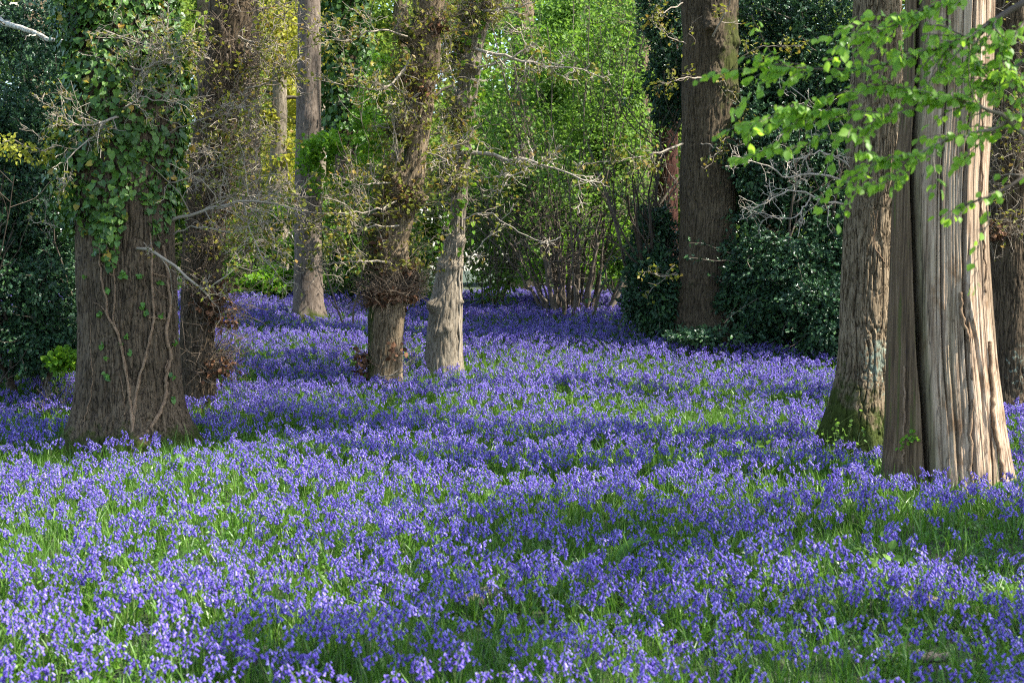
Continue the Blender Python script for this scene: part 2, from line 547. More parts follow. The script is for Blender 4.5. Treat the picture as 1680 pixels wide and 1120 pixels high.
def place_leaves(kind, pos, d, nrm, size):
    v, q, t = LEAF[kind]
    pos = np.asarray(pos, float)
    n = len(pos)
    y = unit(d)
    x = unit(np.cross(y, unit(nrm)))
    z = np.cross(x, y)
    size = np.broadcast_to(np.asarray(size, float), (n,))[:, None, None]
    W = pos[:, None, :] + size * (v[None, :, 0:1] * x[:, None, :] + v[None, :, 1:2] * y[:, None, :] + v[None, :, 2:3] * z[:, None, :])
    off = (np.arange(n) * len(v))[:, None, None]
    fs = []
    if len(q): fs.append((q[None] + off).reshape(-1, 4))
    if len(t): fs.append((t[None] + off).reshape(-1, 3))
    return W.reshape(-1, 3), fs


def leaves_obj(name, kind, pos, d, nrm, size, mat, parent, smooth=False, **kw):
    V, fs = place_leaves(kind, pos, d, nrm, size)
    return mk(name, V, fs, mat, parent, smooth=smooth, **kw)


def tips_arrays(tips):
    return np.array([t[0] for t in tips]), np.array([t[1] for t in tips])


def tip_leaves(rng, tips, per, spread, droop=0.3):
    P, D = tips_arrays(tips)
    P = np.repeat(P, per, 0) + rng.normal(0, spread, (len(P) * per, 3))
    D = np.repeat(D, per, 0)
    d = unit(D * 0.6 + rng.normal(0, 0.6, P.shape) + np.array([0, 0, -droop]))
    nrm = unit(rng.normal(0, 0.55, P.shape) + np.array([0, 0, 1.0]))
    return P, d, nrm


def blob(rng, n, c, rad, seed, freq=1.2, gap=0.42, shell=0.5, zcut=None):
    """points through a ragged ellipsoid with gaps"""
    c, rad = np.asarray(c, float), np.asarray(rad, float)
    out = np.zeros((0, 3))
    tries = 0
    while len(out) < n and tries < 14:
        tries += 1
        u = unit(rng.normal(0, 1, (n * 2, 3)))
        r = rng.uniform(0, 1, (n * 2, 1)) ** shell
        lump = 0.55 + 0.90 * fbm(u * 2.6 + seed, 3, seed)[:, None]
        p = c + u * r * lump * rad
        keep = fbm(p * freq, 3, seed + 11) > gap
        p = p[keep]
        if zcut is not None:
            p = p[p[:, 2] > gz(p[:, 0], p[:, 1]) + zcut]
        out = np.concatenate([out, p])
    return out[:n]


def blob_leaves(rng, P, up=0.9, droop=0.25, c=None):
    d = rng.normal(0, 0.7, P.shape) + np.array([0, 0, -droop])
    if c is not None:
        d = d + 0.8 * unit(P - np.asarray(c))
    nrm = rng.normal(0, 0.6, P.shape) + np.array([0, 0, up])
    return unit(d), unit(nrm)


BO = 0.0     # extra distance of the current tree's limbs


class Trunk:
    """a trunk laid through photo rows (left edge, right edge, row) at one distance"""
    def __init__(s, rows, d, lean=0.0):
        rows = sorted(rows, key=lambda r: -r[2])
        s.d = d
        A = np.array([PX((a + b) / 2, y, d) for a, b, y in rows])
        R = np.array([(b - a) / 2 * d / F for a, b, y in rows])
        g = float(gz(A[0, 0], d))
        z = A[:, 2]
        s.ground = g
        s.z0 = g - 0.25
        zz = np.arange(s.z0, z[-1] + 1e-6, 0.02)
        s.z = zz
        kern = np.exp(-np.linspace(-2, 2, 15) ** 2)
        kern /= kern.sum()
        sm = lambda v: np.convolve(np.pad(v, 7, mode='edge'), kern, mode='valid')
        s.cx = sm(np.interp(zz, z, A[:, 0]))
        s.r = sm(np.interp(zz, z, R))
        s.base = np.array([s.cx[0], d, g])

    def cr(s, z):
        return np.interp(z, s.z, s.cx), np.interp(z, s.z, s.r)

    def at(s, px, py, off=0.0):
        """front surface point under a photo pixel"""
        p = PX(px, py, s.d)
        for _ in range(3):
            c, r = s.cr(p[2])
            dx = np.clip((p[0] - c) / r, -0.97, 0.97)
            yy = s.d - r * math.sqrt(1 - dx * dx) - off
            p = PX(px, py, yy)
        return p

    def surf(s, th, z, off=0.0):
        c, r = s.cr(z)
        r = r + off
        return np.stack([c + np.sin(th) * r, s.d - np.cos(th) * r, z + 0 * th], -1)

    def build(s, name, mat, parent, nth=160, dz=0.03, amp=0.012, fu=16, fv=0.14, seed=1, flare=0.25, nlobe=5, burrs=(), moss=0.0, moss_h=0.5, moss_side=0.0, lichen=None, lump=0.03, extra=None, ztop=None):
        z = np.arange(s.z0, s.z[-1] if ztop is None else ztop, dz)
        th = np.arange(nth) * 2 * PI / nth
        Z, TH = np.meshgrid(z, th, indexing='ij')
        zf, tf = Z.ravel(), TH.ravel()
        c, r = s.cr(zf)
        hgt = zf - s.ground
        ln = np.stack([np.sin(tf) * r, np.cos(tf) * r, zf], 1)
        rid = fbm(ln * np.array([fu, fu, fu * fv]), 3, seed)
        rid = 1 - np.abs(rid * 2 - 1) * 2.4
        disp = 0.35 * amp * np.clip(rid, -1, 1)
        # plates of bark parted by narrow furrows, with shorter cross cracks
        wv = (vnoise(ln * np.array([4, 4, 2.2]), seed + 60) - 0.5) * 1.1
        p1 = fbm(ln * np.array([fu * 1.15, fu * 1.15, fu * fv * 0.55]) + wv[:, None], 2, seed + 5)
        p2 = fbm(ln * np.array([fu * 0.75, fu * 0.75, fu * fv * 3.2]) + 2 * wv[:, None], 2, seed + 15)
        f1 = np.clip(np.abs(p1 - 0.5) / 0.075, 0, 1) ** 0.8
        f2 = np.clip(np.abs(p2 - 0.5) / 0.045, 0, 1)
        disp += amp * 1.5 * (f1 * (0.62 + 0.38 * f2) - 0.75)
        disp += lump * (fbm(ln * np.array([2.5, 2.5, 1.1]), 3, seed + 40) - 0.5) * 2 * r / 0.4
        ph = seed * 1.7
        lobes = np.cos(nlobe * tf + ph) * 0.5 + np.cos((nlobe - 2) * tf + 2.1 * ph) * 0.5
        disp += r * flare * np.exp(-np.maximum(hgt, -0.1) / 0.28) * (0.35 + 0.65 * lobes)
        for bt, bz, br, bh in burrs:
            da = np.angle(np.exp(1j * (tf - bt))) * r
            g = np.exp(-((da / br) ** 2 + ((zf - bz) / br) ** 2))
            disp += bh * g * (0.7 + 0.9 * fbm(ln * 22, 2, seed + 77))
        mask = np.zeros((len(zf), 4))
        if moss:
            mask[:, 0] = moss * np.exp(-np.maximum(hgt, 0) / moss_h) + moss_side * np.clip(-np.sin(tf) * 0.9 + 0.1, 0, 1)
        if lichen:
            lt, lz, lw, lh, la = lichen
            da = np.angle(np.exp(1j * (tf - lt)))
            mask[:, 1] = la * np.exp(-((da / lw) ** 2 + ((hgt - lz) / lh) ** 2))
        mask[:, 3] = 1
        push = 0.0
        if extra:
            disp, mask, *more = extra(s, tf, zf, r, disp, mask)
            push = more[0] if more else 0.0
        rr = r + disp
        V = np.stack([c + np.sin(tf) * rr, s.d - np.cos(tf) * rr + push, zf], 1)
        m = len(z)
        i = np.arange(m - 1)[:, None] * nth
        j = np.arange(nth)[None, :]
        j2 = (j + 1) % nth
        q = np.stack([i + j, i + j2, i + nth + j2, i + nth + j], -1).reshape(-1, 4)
        top = np.array([[s.cr(z[-1])[0], s.d, z[-1] + 0.05]])
        V = np.concatenate([V, top])
        mask = np.concatenate([mask, mask[-1:]])
        tj = np.arange(nth)
        tt = np.stack([(m - 1) * nth + tj, (m - 1) * nth + (tj + 1) % nth, np.full(nth, len(V) - 1)], 1)
        return mk(name, V, [q, tt], mat, parent, attrs={'mask': mask})


def shag(rng, tr, tb, tips, n, zlo, zhi, L=(0.2, 0.6), r=0.004, centres=None, th_range=(-PI, PI), up=0.12, lev=1, kids=2):
    """epicormic shoots bristling from a trunk, thick round its burrs"""
    for i in range(n):
        if centres and rng.random() < 0.75:
            c = centres[rng.integers(len(centres))]
            th = c[0] + rng.normal(0, 0.5)
            z = c[1] + rng.normal(0, c[2])
        else:
            th = rng.uniform(*th_range)
            z = rng.uniform(zlo, zhi)
        p = tr.surf(np.array(th), np.array(z), -0.01)
        d = np.array([math.sin(th), -math.cos(th), rng.uniform(-0.5, 0.9)])
        grow(rng, p, d + rng.normal(0, 0.3, 3), rng.uniform(*L), r * rng.uniform(0.7, 1.4), lev, tb, tips, 0.38, up, kids, 4, 3, rmin=0.0022)


def crown(rng, name, parent, blobs, per, size, mat, seed, kind='fold', gap=0.45, freq=0.9):
    P = np.concatenate([blob(rng, int(per * w), c, r, seed + i, freq, gap) for i, (c, r, w) in enumerate(blobs)])
    d, n = blob_leaves(rng, P, 0.8)
    return leaves_obj(name, kind, P, d, n, size * rng.uniform(0.7, 1.3, len(P)), mat, parent)


def limbs_to(rng, start, ends, r0, tb, tips, lev=2, kids=3, jit=0.08):
    for e in ends:
        e = np.asarray(e, float)
        mid = (start + e) / 2 + rng.normal(0, 0.3, 3)
        P = smooth_path([start, mid, e], 12, rng, jit * 0.3)
        rad = np.linspace(r0, r0 * 0.25, 12)
        tb.add(P, rad, 6)
        for c in range(kids * 2):
            i = int(rng.uniform(3, 11))
            grow(rng, P[i], unit(P[min(i + 1, 11)] - P[i - 1]) + unit(rng.normal(0, 1, 3)) * 0.9, rng.uniform(0.7, 1.8), rad[i] * 0.5, lev - 1, tb, tips, 0.3, 0.03, 3, 5, 4, rmin=0.004)


# ------------------------------------------------------------------ light, sky, camera
SUN = unit(np.array([0.62, -0.11, 0.78]))       # towards the sun: high on the right
w = bpy.data.worlds.new('World')
sc.world = w
w.use_nodes = True
nt = w.node_tree
nt.nodes.clear()
sky = N(nt, 'ShaderNodeTexSky', sky_type='NISHITA')
sky.sun_disc = False
sky.sun_elevation = math.asin(SUN[2])
sky.sun_rotation = math.atan2(SUN[0], SUN[1])
bg = N(nt, 'ShaderNodeBackground')
bg.inputs[1].default_value = 0.15
wo = N(nt, 'ShaderNodeOutputWorld')
nt.links.new(sky.outputs[0], bg.inputs[0])
nt.links.new(bg.outputs[0], wo.inputs[0])

sl = bpy.data.lights.new('sun', 'SUN')
sl.energy = 4.4
sl.angle = math.radians(0.5)
sl.color = (1.0, 0.955, 0.88)
so = bpy.data.objects.new('sun', sl)
COL.objects.link(so)
so.rotation_euler = Vector(SUN).to_track_quat('Z', 'Y').to_euler()
so.location = (30, 0, 30)

cd = bpy.data.cameras.new('camera')
cam = bpy.data.objects.new('camera', cd)
COL.objects.link(cam)
cam.location = (0, 0, CAMZ)
cam.rotation_euler = (PI / 2 - PITCH, 0, 0)
cd.sensor_width = 36
cd.lens = 36 * F / 1680
cd.clip_end = 2000
cd.dof.use_dof = True
cd.dof.focus_distance = 16.5
cd.dof.aperture_fstop = 3.6
sc.camera = cam

sc.view_settings.view_transform = 'Standard'
sc.view_settings.look = 'None'
sc.view_settings.gamma = 1
sc.view_settings.exposure = 1.92
sc.cycles.max_bounces = 6
sc.cycles.diffuse_bounces = 4
sc.cycles.glossy_bounces = 2
sc.cycles.transmission_bounces = 4
sc.cycles.caustics_reflective = False
sc.cycles.caustics_refractive = False
sc.cycles.use_denoising = False
sc.cycles.filter_width = 1.15
sc.cycles.sample_clamp_indirect = 4.0


# ------------------------------------------------------------------ ground
def axis(parts):
    return np.unique(np.concatenate([np.arange(a, b, s) for a, b, s in parts]))


xs = axis([(-400, -60, 34), (-60, -12, 3), (-12, 12, 0.15), (12, 60, 3), (60, 401, 34)])
ys = axis([(-200, -20, 30), (-20, 2, 2), (2, 30, 0.15), (30, 90, 3), (90, 401, 31)])
GX, GY = np.meshgrid(xs, ys)
GV = np.stack([GX.ravel(), GY.ravel(), gz(GX, GY).ravel()], 1)
i = np.arange(len(ys) - 1)[:, None] * len(xs)
j = np.arange(len(xs) - 1)[None, :]
GQ = np.stack([i + j, i + j + 1, i + len(xs) + j + 1, i + len(xs) + j], -1).reshape(-1, 4)
tag(mk('ground', GV, [GQ], M['ground']), kind='structure')

_rd = np.arange(5.5, 26, 0.05)
_ry = 440 + np.interp(_rd, _D, _drop) * F / _rd


def rowd(y):
    """distance at which the flower tops appear in photo row y"""
    return float(np.interp(-y, -_ry, _rd))


def on_ground(px, py):
    d = rowd(py)
    p = PX(px, py, d)
    return np.array([p[0], d, float(gz(p[0], d))])


# ------------------------------------------------------------------ trees standing in the flowers
TR = {}
UP = -620      # trunks run on above the frame up to this row


def stem_of(key, rows, d):
    TR[key] = Trunk(rows, d)
    return TR[key]


# --- the great ivy-clad oak, left
t1 = stem_of('ivied', [(94, 340, 780), (106, 326, 732), (120, 308, 695), (127, 299, 655), (131, 295, 615), (133, 291, 560), (132, 287, 480), (129, 284, 400), (127, 285, 300), (126, 290, 200), (122, 286, 100), (118, 276, 0), (125, 262, -250), (140, 250, UP)], 15.3)
BO = 1.3
o1 = thing('oak_tree', 'thick oak with rough brown bark, clad in dark ivy above its bare lower trunk', 'tree', t1.base)
t1.build('trunk', M['bark_brown'], o1, nth=420, dz=0.012, amp=0.020, fu=14, fv=0.19, seed=3, flare=0.30, nlobe=6, moss=0.85, moss_h=0.42, lump=0.02,
         burrs=[(0.05, t1.at(208, 530)[2], 0.08, 0.03), (0.55, t1.at(263, 590)[2], 0.07, 0.02), (-0.2, t1.at(190, 300)[2], 0.2, 0.05)])
rng = np.random.default_rng(11)
tb, tips = Tubes(), []
# bare twiggy branches standing in front of the ivy and to its right
for way, r0, kids, L in [
    ([(205, 190, 13.85), (180, 196, 13.1), (135, 205, 12.9), (90, 185, 12.8)], 0.022, 16, 0.5),
    ([(215, 165, 13.85), (238, 120, 13.1), (262, 90, 13.0), (255, 60, 12.9)], 0.020, 14, 0.5),
    ([(190, 195, 13.85), (215, 170, 13.1), (235, 160, 13.0), (290, 170, 12.9)], 0.018, 14, 0.45),
    ([(200, 100, 13.85), (230, 115, 13.1), (262, 100, 12.9), (300, 92, 12.8)], 0.016, 12, 0.45),
    ([(185, 60, 13.85), (170, 50, 13.0), (210, 65, 12.9), (248, 75, 12.8)], 0.012, 10, 0.4),
    ([(180, 215, 13.85), (150, 225, 13.1), (115, 260, 12.9), (110, 300, 12.9)], 0.013, 10, 0.35),
    ([(280, 362, 13.9), (340, 345, 13.7), (400, 330, 13.6), (450, 335, 13.6), (500, 350, 13.6)], 0.026, 16, 0.6),
    ([(200, 407, 13.9), (250, 410, 13.3), (290, 440, 13.2), (335, 480, 13.1), (345, 470, 13.0), (385, 443, 12.9), (430, 440, 12.9)], 0.024, 10, 0.4),
    ([(400, 335, 13.6), (418, 400, 13.6), (445, 440, 13.6), (480, 470, 13.6)], 0.010, 8, 0.35),
    ([(285, 385, 13.9), (330, 372, 13.7), (380, 380, 13.6), (420, 360, 13.6)], 0.012, 12, 0.4),
    ([(270, 300, 13.9), (310, 290, 13.8), (350, 270, 13.7), (390, 280, 13.6)], 0.012, 12, 0.45),
    ([(90, 372, 13.7), (70, 362, 13.6), (48, 368, 13.5)], 0.012, 3, 0.25),
    ([(270, 220, 13.8), (320, 200, 13.6), (360, 190, 13.5), (400, 175, 13.5)], 0.012, 14, 0.5),
]:
    tb = Tubes()
    bough(rng, way, r0 * 0.8, 0.003, tb, tips, kids=int(kids * 1.1), L=L, lev=2, kk=3, crook=0.24, rmin=0.0024)
    tb.build('branch', M['twig_pale'], o1)
P, d, n = tip_leaves(rng, [t for t in tips if rng.random() < 0.16], 2, 0.03)
leaves_obj('leaves', 'fold', P, d, n, rng.uniform(0.03, 0.055, len(P)), M['oakbud'], o1)

tb, tips = Tubes(), []
bough(rng, [(118, 265, 14.0), (95, 240, 13.7), (70, 248, 13.5), (40, 238, 13.4), (5, 228, 13.3)], 0.010, 0.003, tb, tips, kids=9, L=0.25, lev=1, kk=3, crook=0.25, rmin=0.003)
tb.build('branch', M['twig_pale'], o1)
P, d, n = tip_leaves(rng, tips, 4, 0.03)
leaves_obj('leaves', 'ovate', P, d, n, rng.uniform(0.03, 0.06, len(P)), M['yellow'], o1)

# the ivy on it
ivy = thing('ivy', 'dark glossy ivy climbing the thick oak, its bare vines showing on the lower trunk', 'ivy', t1.base)
tb = Tubes()
K = 480 / 1169


def cropvine(pts, r0, r1, off=0.012):
    rg = np.random.default_rng(int(pts[0][0]))
    q = np.array([t1.at(x * K, 300 + y * K, off + 0.02) for x, y in pts])
    m = len(q) * 7
    q = smooth_path(q, m, rg, 0.004)
    tb.add(q, 0.6 * np.linspace(r0, r1, m) * (1 + 0.35 * (rg.random(m) - 0.5) + 0.15 * np.sin(np.arange(m) * 1.3)), 7)


for pts, r0, r1 in [
    ([(535, 1040), (522, 900), (514, 830), (490, 680), (466, 592), (430, 530), (426, 470), (408, 400), (398, 300), (400, 200)], 0.030, 0.013),
    ([(535, 960), (540, 860), (578, 700), (612, 560), (612, 480), (606, 380), (607, 290), (600, 200)], 0.028, 0.018),
    ([(585, 1000), (640, 915), (662, 850), (664, 770), (682, 690), (664, 610), (680, 500), (672, 420), (668, 350), (650, 250)], 0.036, 0.024),
    ([(466, 592), (452, 540), (458, 460), (454, 350), (430, 290), (425, 220)], 0.014, 0.010),
    ([(592, 540), (622, 538), (650, 546), (672, 540)], 0.011, 0.010),
    ([(312, 990), (350, 905), (368, 790), (360, 650), (365, 560)], 0.011, 0.005),
    ([(500, 970), (496, 880), (480, 760)], 0.009, 0.005),
    ([(428, 530), (400, 490), (372, 480)], 0.009, 0.006),
    ([(455, 370), (430, 355), (405, 320)], 0.009, 0.006),
    ([(606, 360), (640, 370), (664, 375)], 0.012, 0.010),
    ([(612, 410), (650, 450), (680, 470)], 0.007, 0.005),
    ([(660, 740), (690, 660), (700, 600)], 0.008, 0.006)]:
    cropvine(pts, r0, r1)
tb.build('vine', M['vine'], ivy)
rng = np.random.default_rng(21)
th = rng.uniform(-PI, PI, 19000)
z = rng.uniform(t1.at(200, 445)[2], t1.z[-1] - 0.3, 19000)
lim = t1.at(200, 405)[2] + 0.9 * (fbm(np.stack([th * 3.5, th * 0, th * 0], 1), 3, 3) - 0.5) + rng.exponential(0.10, len(th)) + np.where(th > 0.25, 0.22, -0.02)
pn = fbm(np.stack([np.sin(th) * 1.3, np.cos(th) * 1.3, z * 1.3], 1) * 1.5, 3, 8)
keep = (z > lim) & ((pn > 0.28) | (rng.random(19000) < 0.7)) & ~((th > 0.55) & (th < 1.6) & (z < t1.at(200, 150)[2]) & (rng.random(19000) < 0.35))
th, z, pn = th[keep], z[keep], pn[keep]
off = rng.uniform(0.03, 1, len(th)) ** 1.3 * (0.05 + 0.26 * np.clip(pn - 0.34, 0, 0.4) / 0.3) * np.where((th > 0.4) & (th < 2.4), 0.45, 1.0)
P = t1.surf(th, z, off)
out = np.stack([np.sin(th), -np.cos(th), 0 * th], 1)
nrm = unit(out + rng.normal(0, 0.38, P.shape) + np.array([0, 0, 0.35]))
dd = unit(rng.normal(0, 0.55, P.shape) + np.array([0, 0, -1.0]) + 0.25 * out)
leaves_obj('leaves', 'ivy', P, dd, nrm, rng.uniform(0.038, 0.088, len(P)), M['ivy'], ivy)
# sparse young leaves on the vines below
pts = [(430, 430), (490, 360), (585, 515), (645, 528), (480, 640), (520, 680), (425, 700), (425, 760), (430, 770), (690, 860), (685, 770), (505, 610), (395, 520), (640, 400), (700, 640), (555, 370), (335, 370), (490, 380), (570, 490), (405, 650)]
P = np.array([t1.at(x * K + rng.normal(0, 2), 300 + y * K + rng.normal(0, 2), 0.03) for x, y in pts for _ in range(4)])
nrm = unit(rng.normal(0, 0.4, P.shape) + np.array([0.1, -1, 0.4]))
leaves_obj('young_leaves', 'ivy', P, unit(rng.normal(0, 0.7, P.shape) + np.array([0, 0, -0.6])), nrm, rng.uniform(0.03, 0.06, len(P)), M['ivy_young'], ivy)

# --- shaggy oak just behind it
t2 = stem_of('shaggy_behind', [(290, 352, 640), (294, 350, 600), (296, 350, 560), (298, 358, 480), (300, 364, 420), (305, 372, 330), (318, 386, 220), (334, 402, 120), (346, 416, 0), (372, 440, -300), (390, 445, UP)], 17.7)
BO = 0.9
o2 = thing('oak_tree', 'shaggy oak bristling with brown twigs, tight behind the right side of the ivied oak', 'tree', t2.base)
rng = np.random.default_rng(31)
cz = lambda t, y: float(t.at(300, y)[2])
B2 = [(0.9, cz(t2, 500), 0.16), (0.3, cz(t2, 470), 0.15), (1.1, cz(t2, 600), 0.08), (0.6, cz(t2, 400), 0.2), (0.9, cz(t2, 300), 0.25), (0.4, cz(t2, 200), 0.3), (1.0, cz(t2, 100), 0.3)]
t2.build('trunk', M['bark_brown'], o2, nth=140, dz=0.025, amp=0.014, fu=17, seed=7, flare=0.2, moss_side=0.35, moss=0.3, burrs=[(a, b, 0.14, 0.09) for a, b, c in B2])
tb, tips = Tubes(), []
shag(rng, t2, tb, tips, 620, cz(t2, 600), cz(t2, -150), (0.25, 0.75), 0.0055, B2, (-0.8, 2.6))
tb.build('twig_mass', M['twig_brown'], o2)
tb, tips2 = Tubes(), []
for way, r0 in [([(345, 330, 16.6), (400, 320, 16.4), (440, 335, 16.2), (480, 320, 16.2)], 0.02), ([(360, 250, 16.6), (410, 240, 16.4), (450, 225, 16.2)], 0.016), ([(375, 150, 16.6), (430, 140, 16.4), (470, 110, 16.2)], 0.018),
                ([(390, 60, 16.6), (430, 70, 16.4), (460, 30, 16.2)], 0.016), ([(350, 420, 16.6), (400, 410, 16.4), (450, 400, 16.3)], 0.014), ([(340, 280, 16.4), (300, 262, 16.0), (270, 240, 15.8)], 0.014), ([(350, 100, 16.5), (310, 80, 16.1), (280, 40, 15.8)], 0.014)]:
    tb = Tubes()
    bough(rng, way, r0, 0.004, tb, tips2, kids=18, L=0.55, lev=2, kk=3, rmin=0.0032)
    tb.build('branch', M['twig_pale'], o2)
zlim = cz(t2, 420)
sel = [t for t in tips + tips2 if t[0][2] > zlim and rng.random() < 0.15]
P, d, n = tip_leaves(rng, sel, 3, 0.04)
leaves_obj('leaves', 'fold', P, d, n, rng.uniform(0.04, 0.075, len(P)), M['oakbud'], o2)
P = np.concatenate([t2.surf(np.array(a), np.array(b), 0.10)[None] + rng.normal(0, 1, (k, 3)) * np.array([0.10, 0.10, 0.07]) for a, b, k in [(0.6, cz(t2, 495), 150), (1.2, cz(t2, 520), 90), (1.1, cz(t2, 605), 120), (1.0, cz(t2, 470), 50)]])
leaves_obj('dead_leaves', 'ovate', P, unit(rng.normal(0, 1, P.shape)), unit(rng.normal(0, 1, P.shape)), rng.uniform(0.04, 0.08, len(P)), M['dead_leaf'], o2)

# --- slim straight trunk left of the middle
t3 = stem_of('straight', [(478, 534, 520), (481, 530, 500), (483, 528, 440), (484, 527, 300), (487, 526, 150), (489, 526, 70), (489, 525, 0), (492, 524, -300), (494, 522, UP)], 24.4)
o3 = thing('straight_tree', 'slim straight grey-brown trunk without burrs, at the back of the flowers left of middle', 'tree', t3.base)
t3.build('trunk', M['bark_grey'], o3, nth=90, dz=0.04, amp=0.006, fu=20, fv=0.3, seed=9, flare=0.28, nlobe=5, moss=0.9, moss_h=0.35, lump=0.012, burrs=[(0.3, cz(t3, 195), 0.12, 0.03), (-0.4, cz(t3, 110), 0.1, 0.02)])

# --- the pair of burred trunks in the middle
t4 = stem_of('burred', [(596, 662, 660), (603, 658, 613), (604, 660, 555), (605, 663, 520), (610, 668, 490), (630, 673, 450), (629, 669, 403), (642, 681, 350), (656, 696, 292), (664, 699, 251), (662, 707, 204), (664, 713, 152), (674, 722, 105), (678, 723, 35), (678, 730, 0), (696, 742, -250), (705, 740, UP)], 19.5)
BO = 0.6
o4 = thing('burred_oak', 'crooked oak with a ruff of dead brown leaves and twigs round its waist', 'tree', t4.base)
rng = np.random.default_rng(41)
B4 = [(0.0, cz(t4, 487), 0.05), (0.7, cz(t4, 480), 0.05), (-0.7, cz(t4, 485), 0.05), (1.2, cz(t4, 470), 0.07), (-1.1, cz(t4, 480), 0.06), (-0.9, cz(t4, 590), 0.05), (-1.0, cz(t4, 300), 0.08), (-0.8, cz(t4, 215), 0.08), (0.3, cz(t4, 145), 0.08),
      (-0.5, cz(t4, 130), 0.07), (0.9, cz(t4, 40), 0.08), (-0.9, cz(t4, 60), 0.1), (0.8, cz(t4, 330), 0.1), (-1.1, cz(t4, 400), 0.12), (-1.0, cz(t4, 350), 0.1)]
t4.build('trunk', M['bark_oak'], o4, nth=150, dz=0.02, amp=0.010, fu=19, seed=13, flare=0.12, moss=0.15, moss_side=0.62, lump=0.04,
         burrs=[(a, b, 0.10, 0.09) for a, b, c in B4[6:]] + [(-1.35, cz(t4, y), 0.11, h) for y, h in ((285, 0.14), (315, 0.17), (350, 0.15), (385, 0.20), (420, 0.17), (448, 0.20), (214, 0.15), (130, 0.14), (62, 0.14))] + [(0.9, cz(t4, 175), 0.07, 0.06), (1.2, cz(t4, 325), 0.08, 0.08), (0.4, cz(t4, 420), 0.07, 0.05)] + [(a, cz(t4, 485), 0.08, 0.055) for a in (-1.5, -0.9, -0.3, 0.3, 0.9, 1.5, 2.2, 3.0, -2.3)])
tb, tips = Tubes(), []
shag(rng, t4, tb, tips, 1050, cz(t4, 500), cz(t4, -120), (0.12, 0.5), 0.0058, B4[:5] + B4[6:] + [(-1.35, cz(t4, y), 0.07) for y in (290, 330, 370, 410, 445, 214, 130)])
shag(rng, t4, tb, tips, 170, cz(t4, 505), cz(t4, 462), (0.08, 0.52), 0.0048, [(1.3, cz(t4, 470), 0.08), (0.9, cz(t4, 482), 0.06), (-1.2, cz(t4, 486), 0.06)], up=0.32)
shag(rng, t4, tb, tips, 40, cz(t4, 600), cz(t4, 580), (0.12, 0.3), 0.004, [(-1.0, cz(t4, 592), 0.04)])
tb.build('twig_mass', M['twig_brown'], o4)
tb, tips2 = Tubes(), []
for way, r0, kids in [([(640, 430, 18.6), (590, 428, 18.3), (545, 432, 18.2), (500, 440, 18.1)], 0.017, 16), ([(640, 300, 18.6), (590, 300, 18.3), (540, 285, 18.1)], 0.014, 14),
                      ([(672, 100, 18.6), (640, 140, 18.3), (610, 148, 18.2), (575, 140, 18.1), (510, 130, 18.0)], 0.018, 18), ([(668, 60, 18.6), (620, 50, 18.3), (570, 65, 18.1), (520, 60, 18.0)], 0.016, 16),
                      ([(650, 330, 18.6), (615, 345, 18.2), (560, 350, 18.0), (480, 345, 18.0)], 0.014, 16), ([(655, 370, 18.5), (610, 372, 18.2), (560, 380, 18.1), (520, 365, 18.1)], 0.013, 14), ([(646, 285, 18.6), (650, 240, 18.4), (640, 170, 18.3)], 0.012, 8),
                      ([(700, 250, 18.7), (730, 262, 18.5), (750, 290, 18.4)], 0.012, 8), ([(620, 615, 18.6), (655, 612, 18.4), (690, 585, 18.3)], 0.009, 2)]:
    tb = Tubes()
    bough(rng, way, r0, 0.004, tb, tips2, kids=kids, L=0.55, lev=2, kk=3, crook=0.28, rmin=0.0034)
    tb.build('branch', M['twig_pale'], o4)
sel = [t for t in tips + tips2 if t[0][2] > cz(t4, 440) and rng.random() < 0.13]
P, d, n = tip_leaves(rng, sel, 4, 0.045)
leaves_obj('leaves', 'fold', P, d, n, rng.uniform(0.045, 0.08, len(P)), M['oakbud'], o4)
ang = rng.uniform(-PI, PI, 620)
P = t4.surf(ang, cz(t4, 484) + rng.normal(0, 0.05, 620), rng.uniform(0.01, 0.13, 620))
P2 = np.concatenate([t4.surf(np.array(a), np.array(cz(t4, y)), 0.06)[None] + rng.normal(0, 0.06, (k, 3)) for a, y, k in [(-1.2, 588, 70), (-1.4, 612, 50), (0.6, 575, 25), (1.2, 470, 60), (-1.2, 300, 60), (0.2, 320, 40), (-1.35, 214, 70), (-1.35, 320, 110), (-1.35, 390, 120), (-1.35, 440, 120), (0.3, 150, 40), (-0.6, 130, 40), (0.8, 45, 40), (-1.0, 400, 60), (0.9, 440, 50), (-1.1, 445, 60)]])
P = np.concatenate([P, P2])
leaves_obj('dead_leaves', 'ovate', P, unit(rng.normal(0, 1, P.shape) + np.array([0, 0, -0.4])), unit(rng.normal(0, 1, P.shape)), rng.uniform(0.045, 0.09, len(P)), M['dead_leaf'], o4)

